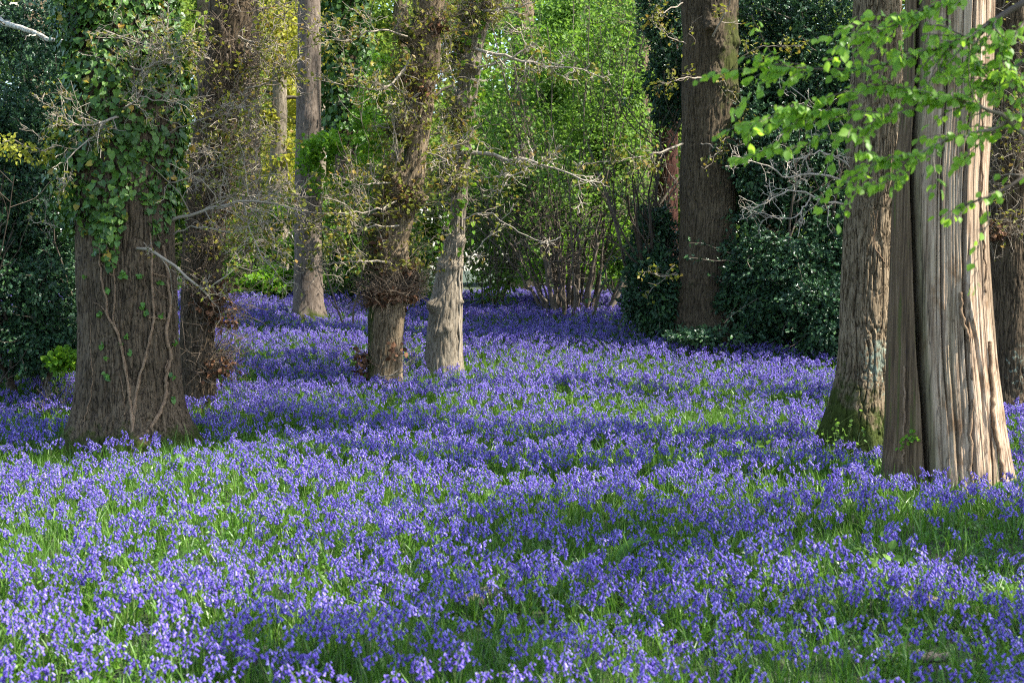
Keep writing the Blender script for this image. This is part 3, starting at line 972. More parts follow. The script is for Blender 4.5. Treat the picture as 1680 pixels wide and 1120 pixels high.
t5 = stem_of('lit', [(694, 762, 610), (697, 759, 585), (701, 758, 545), (705, 758, 500), (713, 758, 460), (722, 760, 420), (736, 762, 380), (741, 767, 316), (747, 771, 260), (752, 781, 171), (750, 790, 86), (770, 812, 0), (800, 832, -250), (820, 845, UP)], 20.6)
BO = 0.7
o5 = thing('sunlit_oak', 'pale sunlit oak leaning right, dead climbers on its trunk, beside the ruffed oak', 'tree', t5.base)
rng = np.random.default_rng(51)
B5 = [(0.9, cz(t5, 433), 0.03), (-0.8, cz(t5, 433), 0.04), (-0.9, cz(t5, 300), 0.12), (-1.0, cz(t5, 200), 0.15), (-1.2, cz(t5, 90), 0.12), (-0.8, cz(t5, 30), 0.1), (0.9, cz(t5, 20), 0.08)]
t5.build('trunk', M['bark_pale'], o5, nth=140, dz=0.02, amp=0.010, fu=20, seed=17, flare=0.1, moss=0.1, moss_side=0.25, lump=0.02,
         burrs=[(a, cz(t5, 434 + 5 * math.sin(7 * a)), 0.06, 0.035) for a in (-1.2, -0.6, 0.3, 0.9)] + [(0.1, cz(t5, 537), 0.08, 0.04), (-0.4, cz(t5, 545), 0.07, 0.035), (-0.9, cz(t5, 500), 0.09, 0.08), (1.1, cz(t5, 495), 0.05, 0.04), (0.8, cz(t5, 395), 0.08, 0.05), (0.5, cz(t5, 330), 0.08, 0.05), (-0.6, cz(t5, 250), 0.14, 0.12), (0.2, cz(t5, 110), 0.13, 0.10), (-0.8, cz(t5, 170), 0.14, 0.12)])
tb, tips = Tubes(), []
shag(rng, t5, tb, tips, 800, cz(t5, 440), cz(t5, -120), (0.12, 0.42), 0.0056, B5[2:], (-2.2, 1.2))
tb.build('twig_mass', M['twig_pale'], o5)
tb, tips2 = Tubes(), []
for way, r0, kids, L in [([(770, 250, 19.7), (800, 252, 19.3), (830, 262, 19.1), (855, 262, 19.0), (905, 275, 18.9), (950, 292, 18.8), (985, 300, 18.8)], 0.026, 18, 0.5),
                         ([(850, 262, 19.0), (862, 280, 18.9), (830, 288, 18.9), (795, 292, 18.9)], 0.016, 8, 0.35),
                         ([(778, 80, 19.7), (810, 88, 19.3), (845, 95, 19.1), (890, 108, 19.0), (940, 112, 18.9), (1000, 132, 18.8)], 0.022, 18, 0.45),
                         ([(780, 112, 19.6), (815, 104, 19.3), (845, 92, 19.1), (862, 72, 19.1), (850, 52, 19.0), (830, 36, 19.0)], 0.013, 6, 0.3),
                         ([(790, 20, 19.7), (830, 15, 19.3), (870, 5, 19.1), (900, -20, 19.0)], 0.014, 8, 0.35),
                         ([(748, 150, 19.6), (735, 100, 19.3), (720, 60, 19.2)], 0.012, 8, 0.4), ([(742, 300, 19.6), (725, 260, 19.3), (728, 200, 19.2)], 0.012, 8, 0.4),
                         ([(760, 360, 19.7), (800, 350, 19.3), (850, 380, 19.0), (900, 400, 18.9)], 0.009, 5, 0.4), ([(758, 440, 19.7), (790, 400, 19.4), (850, 330, 19.2)], 0.007, 4, 0.3)]:
    tb = Tubes()
    bough(rng, way, r0 * 1.25, 0.005, tb, tips2, kids=kids, L=L, lev=2, kk=3, crook=0.28, rmin=0.0044)
    tb.build('branch', M['twig_light'], o5)
sel = [t for t in tips + tips2 if rng.random() < 0.10]
P, d, n = tip_leaves(rng, sel, 3, 0.05)
leaves_obj('leaves', 'fold', P, d, n, rng.uniform(0.045, 0.085, len(P)), M['oakbud'], o5)

# the dry climber on the sunlit oak
cl = thing('dead_climber', 'dry pale climber stems running up the sunlit leaning oak', 'climber', t5.base)
tb = Tubes()
for pts, r in [([(752, 590), (754, 520), (753, 450), (757, 380), (760, 300), (765, 200), (776, 100), (795, 0), (815, -150)], 0.017), ([(748, 420), (750, 360), (752, 290), (760, 210), (766, 130), (780, 40), (800, -60)], 0.013),
               ([(728, 400), (742, 340), (748, 260), (756, 180), (760, 100), (775, 20)], 0.011), ([(757, 480), (757, 420), (763, 340), (766, 250), (774, 160), (784, 90), (797, 20)], 0.011), ([(764, 330), (757, 260), (770, 190), (764, 130), (780, 70)], 0.008)]:
    q = smooth_path(np.array([t5.at(x, y, 0.012) for x, y in pts]), len(pts) * 7, np.random.default_rng(int(pts[0][0])), 0.008)
    tb.add(q, r, 5)
tb.build('vine', M['twig_pale'], cl)
th = rng.uniform(-1.2, 1.5, 420)
z = rng.uniform(cz(t5, 420), cz(t5, -60), 420)
keep = fbm(np.stack([th * 2, z * 2.5, z * 0], 1), 2, 3) > 0.5
P = t5.surf(th[keep], z[keep], rng.uniform(0.02, 0.16, keep.sum()))
leaves_obj('leaves', 'ivy', P, unit(rng.normal(0, 0.6, P.shape) + np.array([0, 0, -0.8])), unit(rng.normal(0, 0.5, P.shape) + np.array([0.3, -1, 0.3])), rng.uniform(0.05, 0.09, len(P)), M['spring'], cl)

# --- big mossy oak right of the middle
t6 = stem_of('mossy', [(1096, 1222, 580), (1105, 1212, 545), (1110, 1206, 500), (1113, 1204, 450), (1116, 1207, 350), (1118, 1208, 250), (1119, 1210, 150), (1121, 1210, 60), (1118, 1208, 0), (1118, 1215, -250), (1125, 1215, UP)], 22.2)
BO = 1.6
o6 = thing('mossy_oak', 'big dark furrowed oak with mossy bark, standing among the hollies right of middle', 'tree', t6.base)
rng = np.random.default_rng(61)


def upper_moss(s, tf, zf, r, disp, mask):
    mask[:, 0] = np.clip(mask[:, 0] + 0.16 + 0.45 * np.exp(-((zf - cz(t6, 120)) / 1.4) ** 2) * np.clip(0.5 + 0.8 * np.sin(tf), 0, 1), 0, 1)
    return disp, mask


t6.build('trunk', M['bark_dark'], o6, nth=220, dz=0.02, amp=0.017, fu=14, fv=0.18, seed=19, flare=0.2, moss=0.35, moss_h=0.6, lump=0.03,
         burrs=[(-0.1, cz(t6, 50), 0.10, 0.10), (0.1, cz(t6, 132), 0.10, 0.08), (0.9, cz(t6, 150), 0.12, 0.06), (-0.9, cz(t6, 420), 0.1, 0.05), (0.5, cz(t6, 238), 0.15, 0.09), (0.2, cz(t6, 80), 0.1, 0.05), (1.1, cz(t6, 70), 0.08, 0.05), (0.8, cz(t6, 240), 0.15, 0.07)],
         extra=upper_moss)
tb, tips = Tubes(), []
for way, r0, kids in [([(1155, 130, 20.1), (1130, 128, 19.8), (1108, 132, 19.6), (1085, 140, 19.5)], 0.014, 7), ([(1150, 236, 20.1), (1180, 245, 19.8), (1165, 260, 19.7)], 0.012, 5), ([(1120, 236, 20.2), (1080, 250, 19.9), (1020, 262, 19.7), (960, 270, 19.6)], 0.020, 14),
                      ([(1170, 60, 20.1), (1190, 20, 19.9), (1205, -10, 19.8)], 0.018, 3), ([(1125, 72, 20.1), (1090, 55, 19.8), (1075, 40, 19.7)], 0.010, 5), ([(1120, 5, 20.1), (1090, 20, 19.8), (1075, 10, 19.7)], 0.012, 4),
                      ([(1112, 450, 20.2), (1080, 452, 20.0), (1065, 445, 19.9)], 0.014, 4), ([(1210, 100, 20.3), (1240, 80, 20.0), (1290, 75, 19.8)], 0.012, 6), ([(1190, 150, 20.1), (1215, 152, 19.9)], 0.008, 2)]:
    tb = Tubes()
    bough(rng, way, r0, 0.004, tb, tips, kids=kids, L=0.4, lev=1, kk=3, rmin=0.0036)
    tb.build('branch', M['twig_pale'], o6)
P, d, n = tip_leaves(rng, [t for t in tips if rng.random() < 0.5], 3, 0.05)
leaves_obj('leaves', 'fold', P, d, n, rng.uniform(0.05, 0.085, len(P)), M['oakbud'], o6)

# --- reddish trunk and pale trunk behind it
t7 = stem_of('red', [(1066, 1122, 520), (1070, 1114, 480), (1072, 1112, 380), (1073, 1112, 200), (1076, 1112, 60), (1078, 1110, -200), (1082, 1106, UP)], 26.5)
o7 = thing('redwood_tree', 'dark reddish-brown trunk half hidden behind the mossy oak', 'tree', t7.base)
t7.build('trunk', M['bark_red'], o7, nth=70, dz=0.05, amp=0.012, fu=14, fv=0.06, seed=23, flare=0.3)
t8 = stem_of('palestem', [(1034, 1076, 520), (1036, 1070, 480), (1040, 1068, 380), (1042, 1068, 200), (1044, 1066, 0), (1046, 1064, UP)], 28.0)
o8 = thing('slender_tree', 'slender grey-brown trunk behind the leafy hazel, left of the reddish trunk', 'tree', t8.base)
t8.build('trunk', M['bark_oak'], o8, nth=60, dz=0.05, amp=0.008, seed=29)

# --- lichened oak on the right
t9 = stem_of('lichened', [(1312, 1468, 790), (1326, 1460, 748), (1345, 1456, 708), (1360, 1455, 665), (1374, 1456, 613), (1379, 1458, 541), (1383, 1460, 445), (1387, 1463, 348), (1391, 1478, 300), (1393, 1480, 200), (1400, 1478, 100), (1403, 1476, 0), (1412, 1474, -250), (1420, 1470, UP)], 14.8)
BO = 1.5
o9 = thing('lichened_oak', 'furrowed oak with mossy flared foot and grey lichen, left of the fluted trunk', 'tree', t9.base)
rng = np.random.default_rng(71)
t9.build('trunk', M['bark_oak'], o9, nth=300, dz=0.012, amp=0.019, fu=17, fv=0.15, seed=37, flare=0.28, nlobe=5, moss=1.0, moss_h=0.75, moss_side=0.12, lichen=(0.35, 0.95, 1.1, 0.6, 0.50), lump=0.015)
tb, tips = Tubes(), []
for way, r0, kids in [([(1392, 300, 13.2), (1340, 285, 13.0), (1290, 290, 12.9), (1250, 270, 12.8), (1200, 255, 12.8)], 0.015, 12), ([(1392, 335, 13.2), (1350, 330, 13.0), (1300, 310, 12.9), (1260, 330, 12.8), (1225, 350, 12.8)], 0.014, 14),
                      ([(1390, 270, 13.2), (1350, 250, 13.0), (1310, 260, 12.9), (1270, 245, 12.8)], 0.012, 12), ([(1330, 320, 13.0), (1310, 350, 12.9), (1280, 360, 12.9), (1230, 345, 12.8)], 0.009, 8), ([(1395, 220, 13.2), (1370, 190, 13.0), (1340, 180, 12.9), (1260, 110, 12.8)], 0.010, 8)]:
    tb = Tubes()
    bough(rng, way, r0, 0.003, tb, tips, kids=kids, L=0.34, lev=2, kk=2, crook=0.4, up=-0.02, rmin=0.0030)
    tb.build('branch', M['twig_light'], o9)
# a thin vine up its lit side
tb = Tubes()
for pts, r in [([(1470, 735), (1466, 620), (1462, 520), (1464, 440), (1470, 330), (1476, 220), (1478, 100), (1474, 0)], 0.008), ([(1440, 345), (1434, 400), (1446, 420), (1456, 440)], 0.006), ([(1462, 430), (1464, 360), (1476, 300), (1470, 240)], 0.006)]:
    q = smooth_path(np.array([t9.at(min(x, t9.d * 0 + x), y, 0.012) for x, y in pts]), len(pts) * 6, np.random.default_rng(5), 0.005)
    tb.add(q, r, 5)
c9 = thing('ivy', 'thin bare ivy stems running up the sunlit edge of the lichened oak', 'ivy', t9.base)
tb.build('vine', M['vine'], c9)

# --- the bark-stripped, fluted trunk
t10 = stem_of('stripped', [(1440, 1668, 830), (1446, 1658, 790), (1453, 1645, 690), (1456, 1632, 590), (1460, 1624, 493), (1464, 1618, 396), (1467, 1617, 300), (1484, 1625, 150), (1488, 1628, 0), (1492, 1625, -250), (1500, 1615, UP)], 12.9)
BO = 0.0
ZB, ZT = t10.at(1540, 780)[2], t10.at(1540, 300)[2]


def fluting(s, tf, zf, r, disp, mask):
    k = np.clip((zf - ZB) / (ZT - ZB), -0.2, 2.0)
    sx = np.sin(tf)
    front = np.cos(tf) > -0.15
    wob = 0.02 * (fbm(np.stack([zf * 1.6, zf * 0, zf * 0], 1), 3, 4) - 0.5) * 2
    wob2 = 0.035 * (fbm(np.stack([zf * 1.1 + 9, zf * 0, zf * 0], 1), 3, 6) - 0.5) * 2

    def groove(c, wd, dep, lo=-9, hi=9):
        a = np.exp(-(((sx - c) / wd) ** 2))
        f = 1 / (1 + np.exp(-(k - lo) * 18)) / (1 + np.exp((k - hi) * 18))
        return dep * a * front * f
    cleft = -0.49 - 0.25 * np.clip(k, -0.2, 1.3) + wob
    d = disp * 0.25 + 0.035 * np.exp(-(((sx - 0.24) / 0.13) ** 2)) * front
    push = groove(cleft, 0.040, 0.36)
    crack = 0.13 + 0.06 * k + wob
    push = push + groove(crack, 0.016, 0.08) + groove(crack + 0.03, 0.012, 0.02)
    push = push + groove(-0.20 - 0.06 * k + wob2, 0.014, 0.07, 0.28)
    d = d - groove(-0.10 + wob2, 0.02, 0.03, -9, 0.45)
    d = d - groove(0.63 + wob2, 0.012, 0.022) - groove(0.86 + wob, 0.02, 0.05) - groove(0.03 + wob, 0.010, 0.018, 0.1) - groove(0.50 - wob, 0.010, 0.018, -9, 0.6) - groove(-0.33 + wob2, 0.012, 0.022)
    # sinuous ridge of new wood
    rc = 0.36 + 0.13 * np.exp(-((k - 0.62) / 0.12) ** 2) * -1 + 0.10 * np.exp(-((k - 0.30) / 0.2) ** 2) + wob
    d = d + groove(rc, 0.030, 0.022, -9, 0.85) - groove(rc - 0.06, 0.016, 0.022, 0.2, 0.8)
    d = d + 0.008 * (fbm(np.stack([sx * 5, np.cos(tf) * 5, zf * 0.22], 1), 4, 12) - 0.5) * 2 - 0.007 * np.clip(1 - np.abs(fbm(np.stack([sx * 13, np.cos(tf) * 13, zf * 0.30], 1), 3, 14) - 0.5) * 16, 0, 1) + 0.004 * (fbm(np.stack([sx * 40, np.cos(tf) * 40, zf * 1.2], 1), 2, 15) - 0.5) * 2
    # splayed foot
    d = d + r * 0.18 * np.exp(-np.maximum(zf - s.ground, 0) / 0.25) * np.cos(5 * tf + 0.6) * 0.5
    bark = 1 / (1 + np.exp((sx - cleft) * 60)) + 1 / (1 + np.exp((0.93 - sx + wob) * 60))
    bark = np.where(front, bark, 1.0)
    nz = fbm(np.stack([sx * 9, zf * 2.2, np.cos(tf) * 9], 1), 4, 31)
    green_tone = np.clip((crack - sx) / 0.15, 0, 1) * np.clip(0.10 + 1.2 * (nz - 0.48), 0, 0.45)
    green_tone = np.maximum(green_tone, 0.95 * np.exp(-(((sx - cleft - 0.07) / 0.05) ** 2)))
    mask[:, 0] = green_tone  # greenish darkening left of the crack and along the cleft
    mask[:, 1] = np.clip(6 * (nz - 0.60), 0, 0.8) * (sx < cleft + 0.02)
    mask[:, 2] = np.clip(bark, 0, 1)
    return d, mask, push


o10 = thing('stripped_trunk', 'massive fluted trunk with bare weathered wood, a deep cleft and half its bark gone', 'tree', t10.base)
t10.build('trunk', M['wood'], o10, nth=900, dz=0.03, amp=0.006, fu=14, fv=0.05, seed=43, flare=0.02, lump=0.015, extra=fluting)
tb = Tubes()
for pts, r in [([(1648, 790), (1640, 740), (1630, 690), (1628, 640), (1624, 560)], 0.018), ([(1594, 800), (1592, 700), (1597, 640), (1590, 560), (1578, 520), (1576, 480)], 0.016), ([(1480, 760), (1484, 700), (1482, 600)], 0.010),
               ([(1618, 480), (1614, 400), (1610, 330), (1612, 240), (1608, 120)], 0.009)]:
    q = smooth_path(np.array([t10.at(x, y, 0.02) for x, y in pts]), len(pts) * 7, np.random.default_rng(int(pts[0][1])), 0.006)
    tb.add(q, r, 6)
c10 = thing('ivy', 'pale bare ivy stems clinging to the bare wood of the fluted trunk', 'ivy', t10.base)
tb.build('vine', M['vine'], c10)
rng = np.random.default_rng(44)
P = np.concatenate([np.array(t10.at(x, y, 0.05))[None] + rng.normal(0, s, (k, 3)) for x, y, k, s in [(1490, 722, 10, 0.035), (1500, 716, 8, 0.03), (1484, 735, 6, 0.02)]])
leaves_obj('young_leaves', 'ovate', P, unit(rng.normal(0, 0.7, P.shape)), unit(rng.normal(0, 0.5, P.shape) + np.array([0, -1, 0.6])), rng.uniform(0.03, 0.05, len(P)), M['spring'], c10)

# --- trunk at the right edge
t11 = stem_of('edge', [(1608, 1704, 680), (1618, 1692, 640), (1622, 1690, 560), (1624, 1692, 450), (1626, 1694, 300), (1630, 1698, 100), (1632, 1700, -250), (1636, 1700, UP)], 17.6)
BO = 0.0
o11 = thing('oak_tree', 'dark oak at the right edge, partly hidden behind the fluted trunk', 'tree', t11.base)
rng = np.random.default_rng(81)
t11.build('trunk', M['bark_brown'], o11, nth=150, dz=0.025, amp=0.013, fu=17, seed=47, flare=0.2, moss=0.5, moss_h=0.35, lichen=(0.1, 0.6, 1.0, 0.6, 0.42),
          burrs=[(-0.9, cz(t11, 380), 0.14, 0.12), (0.2, cz(t11, 300), 0.1, 0.05)])
tb, tips = Tubes(), []
shag(rng, t11, tb, tips, 260, cz(t11, 400), cz(t11, -60), (0.25, 0.7), 0.004, [(-0.9, cz(t11, 380), 0.08), (-0.5, cz(t11, 250), 0.3), (0.3, cz(t11, 150), 0.4)])
tb.build('twig_mass', M['twig_pale'], o11)
P, d, n = tip_leaves(rng, [t for t in tips if rng.random() < 0.2], 2, 0.04)
leaves_obj('leaves', 'fold', P, d, n, rng.uniform(0.04, 0.07, len(P)), M['oakbud'], o11)
P = t11.surf(np.full(90, -0.8), np.full(90, cz(t11, 382)), 0.12) + rng.normal(0, 0.06, (90, 3))
leaves_obj('dead_leaves', 'ovate', P, unit(rng.normal(0, 1, P.shape)), unit(rng.normal(0, 1, P.shape)), rng.uniform(0.04, 0.08, 90), M['dead_leaf'], o11)

# --- trunks at the back left, one with a lichened dead limb
BO = 0.0
t13 = stem_of('backleft', [(20, 78, 640), (24, 72, 560), (28, 70, 300), (34, 72, 80), (36, 74, 0), (38, 74, UP)], 23.0)
o13 = thing('oak_tree', 'grey trunk behind the left holly, a white lichened dead limb reaching from it', 'tree', t13.base)
t13.build('trunk', M['bark_oak'], o13, nth=80, dz=0.05, amp=0.012, seed=53)
rng = np.random.default_rng(83)
tb, tips = Tubes(), []
bough(rng, [(35, 10, 22.6), (-20, 10, 20.5), (-15, 25, 18.8), (10, 38, 17.6), (45, 50, 16.8), (80, 62, 16.4), (108, 68, 16.2)], 0.05, 0.018, tb, tips, kids=3, L=0.3, lev=1, k=8, n=22)
lm = M['bark_lichen'] = bark_mat('bark_lichen', (0.06, 0.05, 0.035), (0.28, 0.26, 0.20), (0.62, 0.62, 0.56), scale=14, stretch=1.0)
tb.build('dead_limb', lm, o13)
t14 = stem_of('backpale', [(385, 450, 560), (396, 436, 480), (398, 428, 300), (400, 426, 150), (400, 424, 0), (404, 424, UP)], 29.0)
o14 = thing('oak_tree', 'grey-brown trunk in the gap behind the shaggy oak, left of the slim straight trunk', 'tree', t14.base)
t14.build('trunk', M['bark_oak'], o14, nth=70, dz=0.06, amp=0.012, seed=59)


# ------------------------------------------------------------------ crowns above the frame (they cast the dapple)
def frame_top(y):
    return CAMZ + 0.1833 * y


def top_crown(key, obj, seed, spread=2.6, n=2600, size=0.15, mat='oakbud', lift=1.2, lean=(0, 0), name='crown'):
    t = TR[key]
    rng = np.random.default_rng(seed)
    zt = t.z[-1]
    c = np.array([t.cr(zt)[0], t.d, zt])
    tb, tips = Tubes(), []
    ends = []
    for k in range(6):
        a = k * PI / 3 + rng.uniform(-0.4, 0.4)
        ends.append(c + np.array([math.cos(a) * spread * rng.uniform(0.5, 1), math.sin(a) * spread * rng.uniform(0.5, 1), rng.uniform(0.6, 2.6)]))
    limbs_to(rng, c - np.array([0, 0, 0.3]), ends, max(0.05, t.r[-1] * 0.45), tb, tips, 2, 3)
    tb.build('limb', M['twig_dark'], obj)
    bl = []
    for e in ends:
        rr = rng.uniform(0.8, 1.4)
        cc = e + np.array([lean[0], lean[1], 0.5])
        cc[2] = max(cc[2], frame_top(cc[1] + rr) + rr * 0.9 + lift * 0.4)
        bl.append((cc, (rr * 1.25, rr * 1.25, rr * 0.8), 1 / 6))
    crown(rng, name, obj, bl, n, size, M[mat], seed)


for key, o, sd, kw in [('ivied', o1, 1, dict(spread=3.0, n=1600)), ('shaggy_behind', o2, 2, dict(spread=2.2, n=1000)), ('straight', o3, 3, dict(spread=2.4, n=900, mat='spring')), ('burred', o4, 4, dict(spread=2.4, n=600)),
                       ('lit', o5, 5, dict(spread=2.2, n=400)), ('mossy', o6, 6, dict(spread=3.0, n=400, lean=(3.2, 0.5))), ('red', o7, 7, dict(spread=2.0, n=700)), ('palestem', o8, 8, dict(spread=2.0, n=800, mat='spring')),
                       ('lichened', o9, 9, dict(spread=2.2, n=1000)), ('edge', o11, 11, dict(spread=2.2, n=500)), ('backleft', o13, 13, dict(spread=2.4, n=2600)), ('backpale', o14, 14, dict(spread=2.4, n=2600, mat='yellow'))]:
    top_crown(key, o, 100 + sd, **kw)


# ------------------------------------------------------------------ hollies and understorey
def shrub_stems(rng, base, n, h, spread, r, parent, mat, name='stem'):
    tb, tips = Tubes(), []
    for k in range(n):
        a = rng.uniform(0, 2 * PI)
        p = base + np.array([math.cos(a), math.sin(a), 0]) * rng.uniform(0, 0.25)
        p[2] = gz(p[0], p[1]) - 0.1
        grow(rng, p, np.array([math.cos(a) * spread, math.sin(a) * spread, 1.0]), h * rng.uniform(0.7, 1.1), r * rng.uniform(0.6, 1.1), 2, tb, tips, 0.16, 0.1, 5, 8, 5, rmin=0.004)
    tb.build(name, mat, parent)
    return tips


def gp(x, d, dz=0.0):
    """ground point under photo column x at distance d"""
    p = PX(x, 560, d)
    return np.array([p[0], d, float(gz(p[0], d)) + dz])


def W(x, y, d):
    return PX(x, y, d)


def holly(label, cat, base, blobs, n, seed, size=(0.05, 0.085), group=None, mat='holly', kind='holly', gap=0.40, freq=1.5):
    rng = np.random.default_rng(seed)
    o = thing('holly', label, cat, base, group)
    shrub_stems(rng, np.array(base), 5, 3.2, 0.35, 0.05, o, M['twig_dark'])
    tot = sum(b[2] for b in blobs)
    Ps, Cs = [], []
    for i, (c, r, wgt) in enumerate(blobs):
        q = blob(rng, int(n * wgt / tot), c, r, seed + i, freq, gap, 0.33, zcut=0.08)
        Ps.append(q)
        Cs.append(np.repeat(np.asarray(c)[None], len(q), 0))
    P, C = np.concatenate(Ps), np.concatenate(Cs)
    d, nr = blob_leaves(rng, P, 0.7, 0.35, C)
    # shoots breaking out of the mass
    tb, ex = Tubes(), []
    for k in range(int(len(P) / 260)):
        i = rng.integers(len(P))
        c = C[i]
        dr = unit(P[i] - c)
        if dr[1] > 0.35: continue
        q = P[i].copy()
        pts = [q - dr * 0.2]
        dd = unit(dr + rng.normal(0, 0.35, 3) + np.array([0, -0.2, 0.15]))
        L = rng.uniform(0.25, 0.75)
        for m_ in range(7):
            dd = unit(dd + rng.normal(0, 0.14, 3) + np.array([0, 0, -0.04]))
            pts.append(pts[-1] + dd * (L + 0.2) / 7)
            for _ in range(3):
                ex.append((pts[-1] + rng.normal(0, 0.025, 3), unit(dd * 0.6 + rng.normal(0, 0.7, 3))))
        tb.add(pts, np.linspace(0.008, 0.003, 8), 4)
    if tb.V:
        tag(tb.build('shoots', M['twig_hazel'], o), kind='stuff')
    E = np.array([a for a, b in ex])
    P = np.concatenate([P, E])
    d = np.concatenate([d, np.array([b for a, b in ex])])
    nr = np.concatenate([nr, unit(rng.normal(0, 0.6, E.shape) + np.array([0, 0, 1.0]))])
    leaves_obj('foliage', kind, P, d, nr, (size[0] + (size[1] - size[0]) * rng.beta(1.2, 1.8, len(P)) * 1.4), M[mat], o)
    return o


def S(px, d):
    return px * d / F


# left holly: fills the left edge
holly('dark glossy holly filling the left edge beside the ivied oak', 'holly', gp(30, 18.6),
      [(W(20, 480, 18.6), (S(115, 18.6), 0.9, S(130, 18.6)), 1.2), (W(10, 300, 18.8), (S(110, 18.6), 0.9, S(150, 18.6)), 1.3), (W(60, 200, 19.2), (S(80, 18.6), 0.8, S(120, 18.6)), 0.8), (W(-70, 380, 18.4), (S(110, 18.4), 0.9, S(220, 18.4)), 1.0),
       (W(85, 420, 19.2), (S(60, 19), 0.7, S(150, 19)), 0.7), (W(40, 60, 19.6), (S(90, 19), 0.8, S(70, 19)), 0.5), (W(60, 560, 18.4), (S(90, 18.4), 0.7, S(50, 18.4)), 0.7)], 42000, 201)
# hollies right of the middle
holly('large dark holly between the mossy oak and the lichened oak', 'holly', gp(1300, 21.8),
      [(W(1300, 430, 21.8), (S(115, 21.8), 1.1, S(130, 21.8)), 1.5), (W(1270, 250, 22.2), (S(110, 22), 1.0, S(130, 22)), 1.2), (W(1350, 130, 22.6), (S(120, 22), 1.0, S(140, 22)), 1.2), (W(1250, 90, 23.0), (S(110, 22), 1.0, S(140, 22)), 0.9),
       (W(1262, 500, 21.8), (S(85, 21), 0.8, S(60, 21)), 0.9), (W(1350, 520, 21.0), (S(90, 21), 0.8, S(75, 21)), 0.9), (W(1420, 400, 22.0), (S(110, 22), 0.9, S(180, 22)), 0.8), (W(1170, 552, 21.2), (S(80, 21), 0.4, S(16, 21)), 0.10)], 62000, 211, (0.055, 0.095))
holly('smaller dark holly in front of the reddish trunk, left of the mossy oak', 'holly', gp(1075, 23.0),
      [(W(1078, 480, 22.6), (S(55, 22.6), 0.6, S(75, 22.6)), 1.0), (W(1070, 400, 23.0), (S(40, 23), 0.5, S(60, 23)), 0.5), (W(1098, 130, 23.4), (S(38, 23), 0.5, S(80, 23)), 0.5), (W(1085, 20, 23.6), (S(40, 23), 0.5, S(60, 23)), 0.4), (W(1085, 530, 22.4), (S(35, 22), 0.4, S(35, 22)), 0.3)], 17000, 221, (0.055, 0.09))
holly('dark holly mass far right, seen in the gaps behind the fluted trunk', 'holly', gp(1560, 23.5),
      [(W(1560, 300, 23.5), (S(120, 23), 1.0, S(320, 23)), 1.0), (W(1700, 350, 22.5), (S(110, 23), 1.0, S(260, 23)), 1.0)], 16000, 231, (0.07, 0.11))

# --- the hazel: many stems fanning from one stool, fresh leaves
HB = gp(938, 25.4)
hz = thing('hazel_bush', 'many-stemmed hazel bush in fresh green leaf at the far edge of the bluebells', 'bush', HB)
rng = np.random.default_rng(301)
tb, tips = Tubes(), []
for k in range(40):
    bx = rng.normal(938, 19)
    by = 25.4 + rng.normal(0, 0.25)
    b = gp(bx, by, -0.1)
    topx = 938 + (bx - 938) * rng.uniform(4.0, 7.5) + rng.normal(0, 45)
    topy = rng.uniform(-60, 330)
    e = PX(topx, topy, by + rng.normal(0, 0.9) - 0.2)
    mid = b + (e - b) * 0.4 + np.array([(b[0] - e[0]) * 0.05, 0, 0.1])
    m = 18
    P = smooth_path([b, b + (mid - b) * 0.5, mid, e], m, rng, 0.018)
    r0 = rng.uniform(0.020, 0.048)
    rad = np.linspace(r0, 0.006, m)
    tb.add(P, rad, 6)
    for c in range(8):
        i = int(rng.uniform(8, m - 1))
        grow(rng, P[i], unit(P[i] - P[i - 1]) * 0.7 + unit(rng.normal(0, 1, 3)) * np.array([1, 1, 0.5]), rng.uniform(0.4, 1.3), rad[i] * 0.5, 1, tb, tips, 0.22, 0.02, 5, 5, 4, rmin=0.0035)
tb.build('stem', M['twig_hazel'], hz)
P1, d1, n1 = tip_leaves(rng, tips, 4, 0.10, 0.4)
P2 = np.concatenate([blob(rng, int(a * 0.75), W(x, y, dd + 1.4), (S(rx, dd), ry, S(rz, dd)), 305 + i, 1.3, 0.52, 0.8) for i, (x, y, dd, rx, ry, rz, a) in enumerate([
    (900, 160, 24.6, 150, 1.2, 150, 5500), (800, 60, 25.2, 70, 1.0, 90, 3500), (980, 230, 24.2, 100, 1.1, 130, 3500), (850, 290, 24.0, 90, 1.0, 110, 3500), (930, 20, 25.0, 160, 1.2, 90, 4500), (1030, 120, 24.8, 70, 0.9, 150, 4200), (1020, 290, 24.4, 60, 0.8, 80, 2000), (960, 350, 23.8, 90, 0.8, 60, 1200), (820, 400, 23.8, 60, 0.6, 50, 1000)])])
d2, n2 = blob_leaves(rng, P2, 1.2, 0.3)
P, d, nr = np.concatenate([P1, P2]), np.concatenate([d1, d2]), np.concatenate([n1, n2])
keep = rng.random(len(P)) < np.clip((P[:, 2] - HB[2] - 1.35) / 1.7, 0.015, 1)
P, d, nr = P[keep], d[keep], nr[keep]
leaves_obj('foliage', 'ovate', P, d, nr, rng.uniform(0.036, 0.082, len(P)), M['hazel'], hz)


def spray_bush(name, label, cat, base, blobs, n, seed, mat, size, stems=6, h=2.5, kind='ovate', gap=0.5, freq=1.6, smat='twig_hazel', sr=0.018, droop=0.25, up=1.3):
    rng = np.random.default_rng(seed)
    o = thing(name, label, cat, base)
    tips = shrub_stems(rng, np.array(base), stems, h, 0.4, sr, o, M[smat])
    tot = sum(b[2] for b in blobs)
    P = np.concatenate([blob(rng, int(n * wg / tot), c, r, seed + i, freq, gap, 0.5, zcut=0.05) for i, (c, r, wg) in enumerate(blobs)])
    d, nr = blob_leaves(rng, P, up, droop)
    leaves_obj('foliage', kind, P, d, nr, rng.uniform(*size, len(P)), M[mat], o)
    return o


